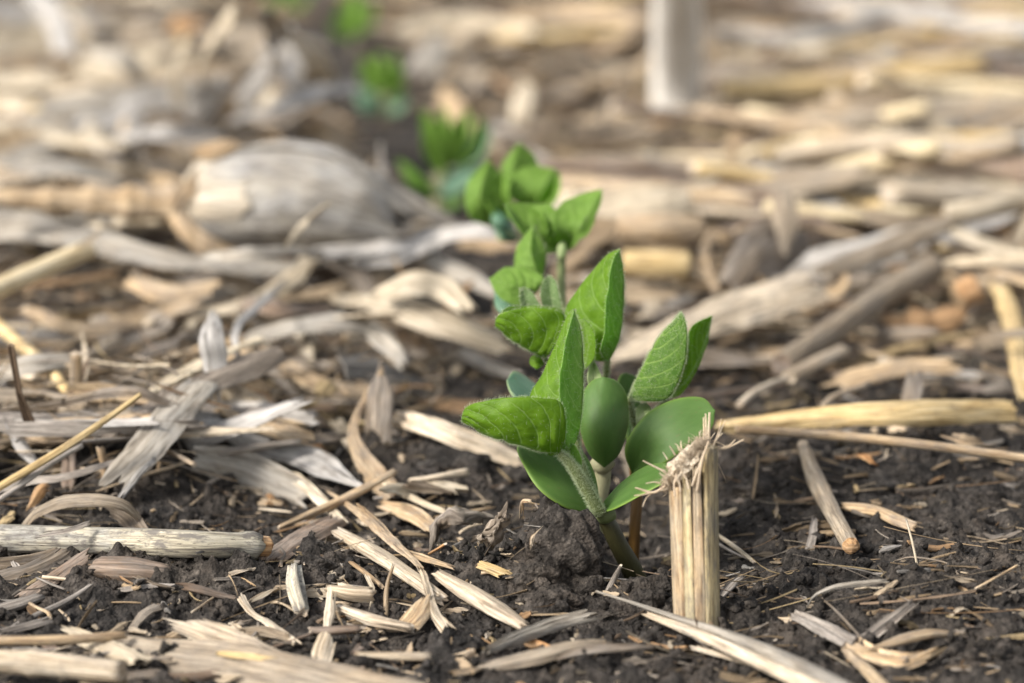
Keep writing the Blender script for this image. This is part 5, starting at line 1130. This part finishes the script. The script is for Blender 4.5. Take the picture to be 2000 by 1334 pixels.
# the row going away: (plants blurred by distance)
D_ = seedling(1095, 640, 66.5, 'second seedling in the row, with a wide open V of two leaves behind the clump')
stemp(D_, 'stem', [(1098, 488, 67), (1096, 560, 66.5), (1100, 640, 66), (1105, 760, 66)], [8, 9, 9, 10], 'petiole', label='pale green stem')
stemp(D_, 'bud', [(1096, 504, 66.6), (1098, 486, 66.6), (1100, 466, 66.7)], [9, 10, 3], 'bud')
leaf(D_, [(1092, 492, 67), (1030, 450, 66.5), (985, 397, 66.6)], [(1092, 492, 67), (1100, 440, 66.6), (1080, 405, 66.8), (1040, 398, 67), (985, 397, 66.6)], [(1092, 492, 67), (1062, 492, 66), (1015, 450, 65.8), (992, 415, 66), (985, 397, 66.6)], mat='leaf_far', hairs=500, label='left leaf of the open V', puck=.04)
leaf(D_, [(1098, 492, 67), (1135, 440, 66.4), (1176, 370, 67)], [(1098, 492, 67), (1082, 450, 66.2), (1085, 410, 66.8), (1120, 385, 67.5), (1176, 370, 67)], [(1098, 492, 67), (1122, 480, 66.5), (1158, 430, 66.5), (1174, 395, 66.8), (1176, 370, 67)], mat='leaf_far', hairs=500, label='right leaf of the open V', puck=.04)
leaf(D_, [(1040, 580, 64.5), (1000, 560, 64.2), (955, 545, 64.5)], [(1040, 580, 64.5), (1062, 545, 64.3), (1030, 524, 64.6), (990, 522, 64.8), (955, 545, 64.5)], [(1040, 580, 64.5), (1015, 598, 64), (975, 580, 64), (955, 545, 64.5)], mat='leaf_far', hairs=600, label='low leaf pointing left', puck=.04)
leaf(D_, [(1030, 600, 65), (992, 600, 64.7), (965, 570, 65)], [(1030, 600, 65), (1010, 580, 65), (975, 560, 65), (965, 570, 65)], [(1030, 600, 65), (1005, 625, 64.6), (970, 605, 64.7), (965, 570, 65)], 'cotyl_blue', 0, cat_part='cotyledon', thick=.12, puck=.004, lens=True)
leaf(D_, [(1060, 545, 65.5), (1066, 490, 65.4), (1042, 440, 65.6)], [(1060, 545, 65.5), (1048, 530, 65.1), (1036, 485, 65.1), (1042, 440, 65.6)], [(1060, 545, 65.5), (1010, 535, 65.6), (1008, 490, 65.8), (1025, 460, 65.8), (1042, 440, 65.6)], mat='leaf_far', hairs=600, label='folded upright leaf', puck=.03, belly=.05)
E_ = seedling(1030, 520, 74, 'third seedling in the row, its rounded leaves rising above the open V')
stemp(E_, 'stem', [(1020, 430, 74), (1022, 500, 74), (1025, 600, 74)], [10, 11, 12], 'stem_pale')
leaf(E_, [(1035, 410, 74), (1060, 370, 73.6), (1085, 330, 74)], [(1035, 410, 74), (1000, 385, 73.6), (1000, 345, 73.8), (1035, 325, 74), (1085, 330, 74)], [(1035, 410, 74), (1065, 400, 73.8), (1088, 370, 74), (1085, 330, 74)], 'leaf_far', hairs=300, puck=.04, label='pale rounded leaf')
leaf(E_, [(1015, 400, 75), (1000, 340, 74.6), (1015, 278, 75)], [(1015, 400, 75), (980, 370, 74.6), (982, 320, 74.8), (1015, 278, 75)], [(1015, 400, 75), (1040, 360, 75), (1050, 315, 75.2), (1015, 278, 75)], mat='leaf_far', hairs=300, puck=.04, label='pointed dark green leaf at the top')
leaf(E_, [(945, 440, 73.5), (938, 380, 73), (955, 312, 73.5)], [(945, 440, 73.5), (915, 420, 73.2), (912, 360, 73.3), (955, 312, 73.5)], [(945, 440, 73.5), (975, 410, 73.4), (978, 350, 73.6), (955, 312, 73.5)], 'leaf_far', hairs=300, puck=.03, label='light green leaf on the left')
leaf(E_, [(1010, 470, 73.5), (985, 430, 73), (965, 410, 73.5)], [(1010, 470, 73.5), (1000, 440, 73.8), (965, 410, 73.5)], [(1010, 470, 73.5), (975, 450, 73), (960, 430, 73), (965, 410, 73.5)], 'cotyl_blue', 0, cat_part='cotyledon', thick=.12, puck=.003, lens=True)
def dz(px, py):
    return float((G(px, py, 0) - CAM) @ FWD)
def blades(root, d, specs):
    """(base, middle, tip, half width, material, part, label) in photo pixels; each blade folds a little and faces its own way"""
    for q, (a, m_, c, w1, mt, part, lb) in enumerate(specs):
        ax = np.array(c, float) - np.array(a, float); pn = np.array([-ax[1], ax[0]]) / np.hypot(*ax) * w1
        e1 = [(*a, d), (a[0] * .6 + m_[0] * .4 + pn[0] * .8, a[1] * .6 + m_[1] * .4 + pn[1] * .8, d - .4), (m_[0] + pn[0], m_[1] + pn[1], d - .5), (m_[0] * .4 + c[0] * .6 + pn[0] * .7, m_[1] * .4 + c[1] * .6 + pn[1] * .7, d - .3), (*c, d)]
        e2 = [(*a, d), (a[0] * .6 + m_[0] * .4 - pn[0] * .8, a[1] * .6 + m_[1] * .4 - pn[1] * .8, d + .1), (m_[0] - pn[0], m_[1] - pn[1], d - .2), (m_[0] * .4 + c[0] * .6 - pn[0] * .7, m_[1] * .4 + c[1] * .6 - pn[1] * .7, d), (*c, d)]
        cot = part == 'cotyledon'
        leaf(root, [(*a, d), (*m_, d - (.1 if cot else -.25)), (*c, d)], e1, e2, mt, 0 if cot else 160, hl=.1, cat_part=part, label=lb, puck=.004 if cot else .02, thick=.12 if cot else .022, lens=cot)
blades(D_, 66.8, [((1062, 470), (1048, 440), (1035, 405), 20, 'leaf_far', 'leaf', 'small leaf between the upright leaf and the V'), ((1112, 470), (1140, 448), (1165, 405), 12, 'leaf_far', 'leaf', 'pale edge leaf behind the right arm of the V')])
blades(E_, 73.5, [((1045, 420), (1075, 380), (1092, 336), 15, 'leaf_far', 'leaf', 'narrow green leaf at the right'), ((1000, 430), (975, 385), (985, 330), 20, 'leaf_far', 'leaf', 'dark leaf between the left and the pale leaf'), ((990, 450), (950, 420), (925, 370), 15, 'leaf_far', 'leaf', 'light lower left leaf'), ((1010, 470), (985, 460), (960, 432), 12, 'cotyl_blue', 'cotyledon', 'bluish lower seed leaf')])
dF = dz(856, 432)
F_ = seedling(856, 432, dF, 'fourth seedling in the row, an upright bunch of light green leaves in the middle distance')
stemp(F_, 'stem', [(870, 300, dF), (858, 360, dF), (855, 436, dF)], [13, 14, 14], 'stem_pale')
blades(F_, dF - .3, [((862, 330), (845, 270), (824, 212), 16, 'leaf_far', 'leaf', 'outer left leaf'), ((868, 330), (866, 265), (866, 205), 14, 'leaf_far', 'leaf', 'middle leaf'), ((876, 330), (900, 270), (914, 212), 15, 'leaf_far', 'leaf', 'right leaf'), ((868, 345), (842, 300), (826, 240), 13, 'leaf_far', 'leaf', 'dark inner leaf'), ((884, 330), (922, 285), (942, 228), 12, 'leaf_far', 'leaf', 'far right leaf'), ((880, 320), (886, 270), (890, 226), 9, 'leaf_far', 'leaf', None),
    ((860, 385), (900, 345), (952, 298), 22, 'cotyl_blue', 'cotyledon', 'large bluish seed leaf at the right'), ((856, 385), (812, 352), (776, 312), 12, 'leaf_pale', 'cotyledon', 'pale green seed leaf at the left'), ((890, 330), (930, 292), (958, 250), 20, 'cotyl_blue', 'cotyledon', 'bluish upper seed leaf'), ((866, 410), (890, 385), (915, 350), 16, 'cotyl', 'cotyledon', 'dark lower seed leaf')])
dH = dz(752, 238)
H_ = seedling(752, 238, dH, 'fifth seedling in the row, a small blurred tuft with bluish lower leaves')
stemp(H_, 'stem', [(748, 150, dH), (752, 195, dH), (753, 240, dH)], [7, 8, 8], 'stem_pale')
blades(H_, dH - .3, [((748, 180), (722, 152), (708, 112), 19, 'leaf_far', 'leaf', 'left leaf'), ((752, 180), (768, 145), (772, 105), 13, 'leaf_far', 'leaf', 'right leaf'), ((750, 175), (742, 140), (738, 100), 14, 'leaf_far', 'leaf', None), ((750, 215), (722, 204), (694, 172), 19, 'cotyl_blue', 'cotyledon', 'bluish left seed leaf'), ((754, 220), (776, 208), (796, 180), 13, 'cotyl_blue', 'cotyledon', 'bluish right seed leaf'), ((754, 190), (776, 170), (790, 140), 10, 'leaf_far', 'leaf', None)])
dI = dz(692, 92)
I_ = seedling(692, 92, dI, 'sixth seedling in the row, a dark green blurred leaf pair near the top edge')
stemp(I_, 'stem', [(692, 40, dI), (692, 65, dI), (692, 94, dI)], [6, 6, 6], 'stem_pale')
blades(I_, dI - .3, [((692, 66), (682, 30), (690, -20), 24, 'leaf_far', 'leaf', None), ((694, 66), (716, 40), (728, 0), 13, 'leaf_far', 'leaf', None), ((692, 70), (664, 60), (645, 42), 12, 'leaf_far', 'leaf', None)])
dJ = dz(560, 45)
J_ = seedling(560, 45, dJ, 'farthest seedling, only its lower leaves showing at the top edge')
stemp(J_, 'stem', [(562, -30, dJ), (560, 5, dJ), (560, 46, dJ)], [5, 5, 5], 'stem_pale')
blades(J_, dJ - .3, [((560, 16), (538, 4), (512, -12), 11, 'leaf_far', 'leaf', None), ((560, 16), (584, 4), (606, -14), 11, 'leaf_far', 'leaf', None), ((560, 6), (556, -20), (556, -60), 14, 'leaf_far', 'leaf', None)])

MARKS = [(1322, 100, 'the thick white stub'), (1000, 200, 'the third and fourth seedlings'), (870, 300, 'the fourth seedling'), (745, 180, 'the fifth seedling'), (600, 380, 'the bulbous husk'), (180, 395, 'the jointed shank'), (500, 120, 'the pale husk heap'), (110, 60, 'the top left arched blade'), (1850, 50, 'the long whitish top stalk'), (1560, 235, 'the long straw band'), (1900, 285, 'the blue grey blade'), (1290, 440, 'the fat tan stalk piece'), (1500, 500, 'the dark grey leaf fan'), (1400, 620, 'the broad whitish plank'), (1700, 600, 'the slanting brown stalk'), (1930, 405, 'the blurred cream stalk'), (1975, 660, 'the golden strip'), (1700, 805, 'the thick yellow half stalk'), (1300, 240, 'the white stub foot'), (1110, 370, 'the long tan rind strip'), (80, 520, 'the broken yellow stalk'), (417, 690, 'the hanging husk tongue'), (320, 840, 'the broad grey blade'), (150, 850, 'the slender yellow straw'), (200, 460, 'the long grey husk ribbon'), (640, 640, 'the grey beige arch'), (850, 620, 'the wide cream husk'), (740, 780, 'the upright dark scrap'), (560, 880, 'the long whitish blade'), (890, 850, 'the pinkish rind strip'), (260, 1060, 'the mottled fallen stalk'), (160, 990, 'the arching husk'), (260, 1115, 'the half buried stub'), (500, 1290, 'the wide beige plank'), (120, 1290, 'the pale noded stalk'), (600, 1050, 'the dark brown chip'), (760, 1100, 'the pale split stalk'), (940, 1170, 'the pithy stalk'), (690, 1155, 'the white pith lump'), (650, 1230, 'the olive brown chip'), (1050, 1240, 'the pale grey rind strip'), (900, 1020, 'the curled brown leaf'), (1095, 1080, 'the tall soil mound'), (1357, 1100, 'the upright cut stalk'), (1450, 1250, 'the long split stalk'), (1620, 980, 'the hollow stalk'), (1720, 1005, 'the curved half pipe'), (1785, 1070, 'the fine upright straw'), (1660, 1150, 'the arching grey sliver'), (1640, 1240, 'the grooved grey strip'), (1800, 1240, 'the reddish bark shred'), (1900, 880, 'the long thin brown straw'), (1940, 1120, 'the short rusty straw'), (1960, 1250, 'the lower right clod')]
HUE = {'bright': 'bright golden', 'tan': 'tan', 'pale': 'pale', 'cream': 'cream', 'yellow': 'yellow', 'brown': 'dark brown', 'plank': 'greyish beige', 'bluehusk': 'silvery grey', 'orange': 'rusty orange', 'husk': 'grey', 'grey': 'grey', 'old': 'dull brown', 'fibre': 'whitish'}
def where(px, py):
    m = min(MARKS, key=lambda q: (q[0] - px) ** 2 + 2.2 * (q[1] - py) ** 2); dx, dy = px - m[0], py - m[1]
    if abs(dx) > abs(dy) * 1.2: r = 'right of ' if dx > 0 else 'left of '
    else: r = 'in front of ' if dy > 0 else 'behind '
    return ('far ' if abs(dx) > 170 and 'of' in r and 'front' not in r else '') + r + m[2]
# ------------------------------------------------------------------ smaller repeats, each its own thing
USED = set()
def scatter(name, cat, count, box, label, group, mats, Lr, Wr, hr, seed, kind='ribbon', angs=(0, 1.2), avoid=()):
    rs = random.Random(seed); made = 0; tries = 0
    avoid = list(avoid) + [(690, 60, 800, 330), (630, -20, 740, 170), (770, 180, 970, 520), (330, 230, 800, 490), (520, -20, 620, 60), (1250, 0, 1390, 300), (-60, 440, 210, 590), (380, 600, 460, 780), (230, 1020, 520, 1100), (1540, 860, 1680, 1080)]
    while made < count and tries < count * 20:
        tries += 1
        px, py = rs.uniform(box[0], box[2]), box[1] + (box[3] - box[1]) * rs.random()
        if any(x0 < px < x1 and y0 < py < y1 for x0, y0, x1, y1 in avoid): continue
        L = rs.uniform(*Lr); w_ = rs.uniform(*Wr); h = rs.uniform(*hr); an = rs.gauss(*angs)
        c = G(px, py, h + w_ * .3); dv = np.array([math.cos(an), math.sin(an), rs.gauss(0, .12)]); pv = np.array([-math.sin(an), math.cos(an), rs.gauss(0, .4)])
        b = rs.gauss(0, .035) * L; b2 = rs.gauss(0, .025) * L
        P = [c - dv * L / 2 - pv * b, c - dv * L / 6 + pv * (b * .6 + b2), c + dv * L / 6 + pv * (b * .6 - b2), c + dv * L / 2 - pv * b]
        pr = [proj(p)[:2] for p in P]
        if any(x0 - 12 < X_ < x1 + 12 and y0 - 12 < Y_ < y1 + 12 for X_, Y_ in pr for x0, y0, x1, y1 in avoid): continue
        for _ in range(8):
            rs_mat = rs.choice(mats)
            lb = ' '.join([('slender' if w_ < L * .08 else 'broad' if w_ > L * .3 else 'long' if L > (Lr[0] + Lr[1]) / 2 else 'short'), HUE[rs_mat], label, where(px, py)])
            if lb not in USED: break
        if lb in USED: continue
        USED.add(lb)
        if kind == 'ribbon':
            V, F, uv = ribbon_geo(P, [w_ * rs.uniform(.5, 1), w_, w_ * rs.uniform(.7, 1), w_ * rs.uniform(.4, .95)], arc=rs.uniform(.15, 1.3), roll=[rs.gauss(0, .5), rs.gauss(0, .5)], thick=.03 + w_ * .06, rag=(w_ * .3, w_ * .4), seed=seed * 100 + made, m=7, n=int(np.clip(L * 5, 9, 24)), wav=.12)
            o = put(name, V, F, uv, (M[rs_mat],))
        else:
            V, F, uv, mi = stalk_geo(P, [w_ / 2 * rs.uniform(.7, 1), w_ / 2, w_ / 2 * rs.uniform(.6, 1)], flat=rs.uniform(.5, 1), seed=seed * 100 + made, m=11, n=int(np.clip(L * 5, 8, 20)), rag=w_ * .15, ridge=.08, nodes=((rs.uniform(.1, .9), .15),) if rs.random() < .3 else ())
            o = put(name, V, F, uv, (M[rs_mat], M['pith']), midx=mi)
        tag(o, lb, cat, group); made += 1
scatter('straw_piece', 'straw', 46, (1050, -10, 2050, 420), 'straw', 'distant straws on the right', ['tan', 'pale', 'bright', 'yellow', 'yellow', 'brown'], (5, 13), (.35, 1.0), (1.1, 1.9), 21, 'stalk', (.08, .28))
scatter('husk_strip', 'husk', 40, (1050, -10, 2050, 480), 'husk strip', 'distant husk strips on the right', ['cream', 'tan', 'plank', 'bluehusk', 'brown'], (4, 10), (.6, 1.5), (1.0, 1.8), 22, 'ribbon', (.1, .5), [(1250, 0, 1400, 200)])
scatter('husk_strip', 'husk', 60, (-50, -10, 760, 480), 'husk strip', 'distant husk strips on the left', ['cream', 'bluehusk', 'husk', 'tan', 'plank', 'cream'], (3, 8), (.7, 1.8), (.9, 2.0), 23, 'ribbon', (.2, 1.0), [(330, 270, 830, 480)])
scatter('straw_piece', 'straw', 30, (-50, 20, 950, 520), 'straw', 'distant straws on the left', ['tan', 'pale', 'grey', 'yellow'], (3, 8), (.25, .7), (1.1, 1.8), 24, 'stalk', (.3, .9), [(330, 260, 830, 500)])
scatter('husk_strip', 'husk', 34, (-40, 520, 620, 860), 'leaf strip', 'leaf strips in the left litter', ['husk', 'old', 'tan', 'plank', 'grey', 'bluehusk'], (1.5, 4.5), (.25, .7), (.3, 1.1), 25, 'ribbon', (.3, .7), [(380, 600, 460, 780)])
scatter('straw_piece', 'straw', 34, (-40, 560, 520, 880), 'straw', 'thin straws in the left litter', ['tan', 'grey', 'pale', 'brown', 'old'], (1.2, 3.6), (.07, .2), (.2, 1.0), 26, 'stalk', (.5, .8), [(380, 600, 460, 780)])
scatter('rind_piece', 'rind', 26, (1400, 430, 2050, 780), 'rind piece', 'rind pieces in the right litter', ['plank', 'brown', 'tan', 'old', 'grey'], (1.2, 4.0), (.2, .6), (.2, .8), 27, 'ribbon', (.3, .7))
scatter('straw_piece', 'straw', 26, (1380, 480, 2050, 800), 'straw', 'thin straws in the right litter', ['tan', 'plank', 'pale', 'brown'], (1.2, 4.5), (.1, .25), (.3, .9), 28, 'stalk', (.4, .8))
scatter('husk_strip', 'husk', 22, (450, 640, 960, 960), 'husk scrap', 'husk scraps left of the seedling', ['tan', 'husk', 'old', 'plank', 'cream'], (.8, 2.4), (.15, .45), (.15, .5), 29, 'ribbon', (-.4, .7), [(380, 800, 700, 950), (760, 780, 1010, 900)])
scatter('rind_chip', 'rind chip', 60, (430, 960, 1150, 1330), 'rind chip', 'small chips in the centre foreground', ['tan', 'plank', 'pale', 'brown', 'orange', 'grey', 'fibre'], (.3, 1.1), (.08, .24), (.0, .12), 30, 'ribbon', (-.3, 1.0), [(850, 960, 1150, 1180)])
scatter('straw_piece', 'straw', 44, (20, 860, 1000, 1330), 'straw bit', 'short straws in the left foreground', ['tan', 'pale', 'grey', 'fibre', 'old'], (.4, 1.6), (.03, .09), (.05, .3), 31, 'stalk', (.3, 1.0))
scatter('rind_chip', 'rind chip', 30, (1400, 880, 2030, 1330), 'tiny chip', 'tiny chips on the right soil', ['plank', 'tan', 'grey', 'brown'], (.15, .6), (.05, .16), (.0, .06), 32, 'ribbon', (-.2, .9))
scatter('straw_piece', 'straw', 12, (1400, 880, 2030, 1330), 'hair thin straw', 'thin straws on the right soil', ['tan', 'pale', 'old'], (.3, 1.2), (.015, .04), (.03, .12), 33, 'stalk', (.1, .9))
for o in bpy.data.objects:
    if '_org' in o: del o['_org']

scatter('rind_chip', 'rind chip', 30, (-20, 1090, 520, 1330), 'rind chip', 'small chips in the left foreground', ['tan', 'plank', 'pale', 'brown', 'grey', 'old'], (.3, 1.3), (.08, .26), (.0, .14), 34, 'ribbon', (.2, .8))
for o in bpy.data.objects:
    if '_org' in o: del o['_org']
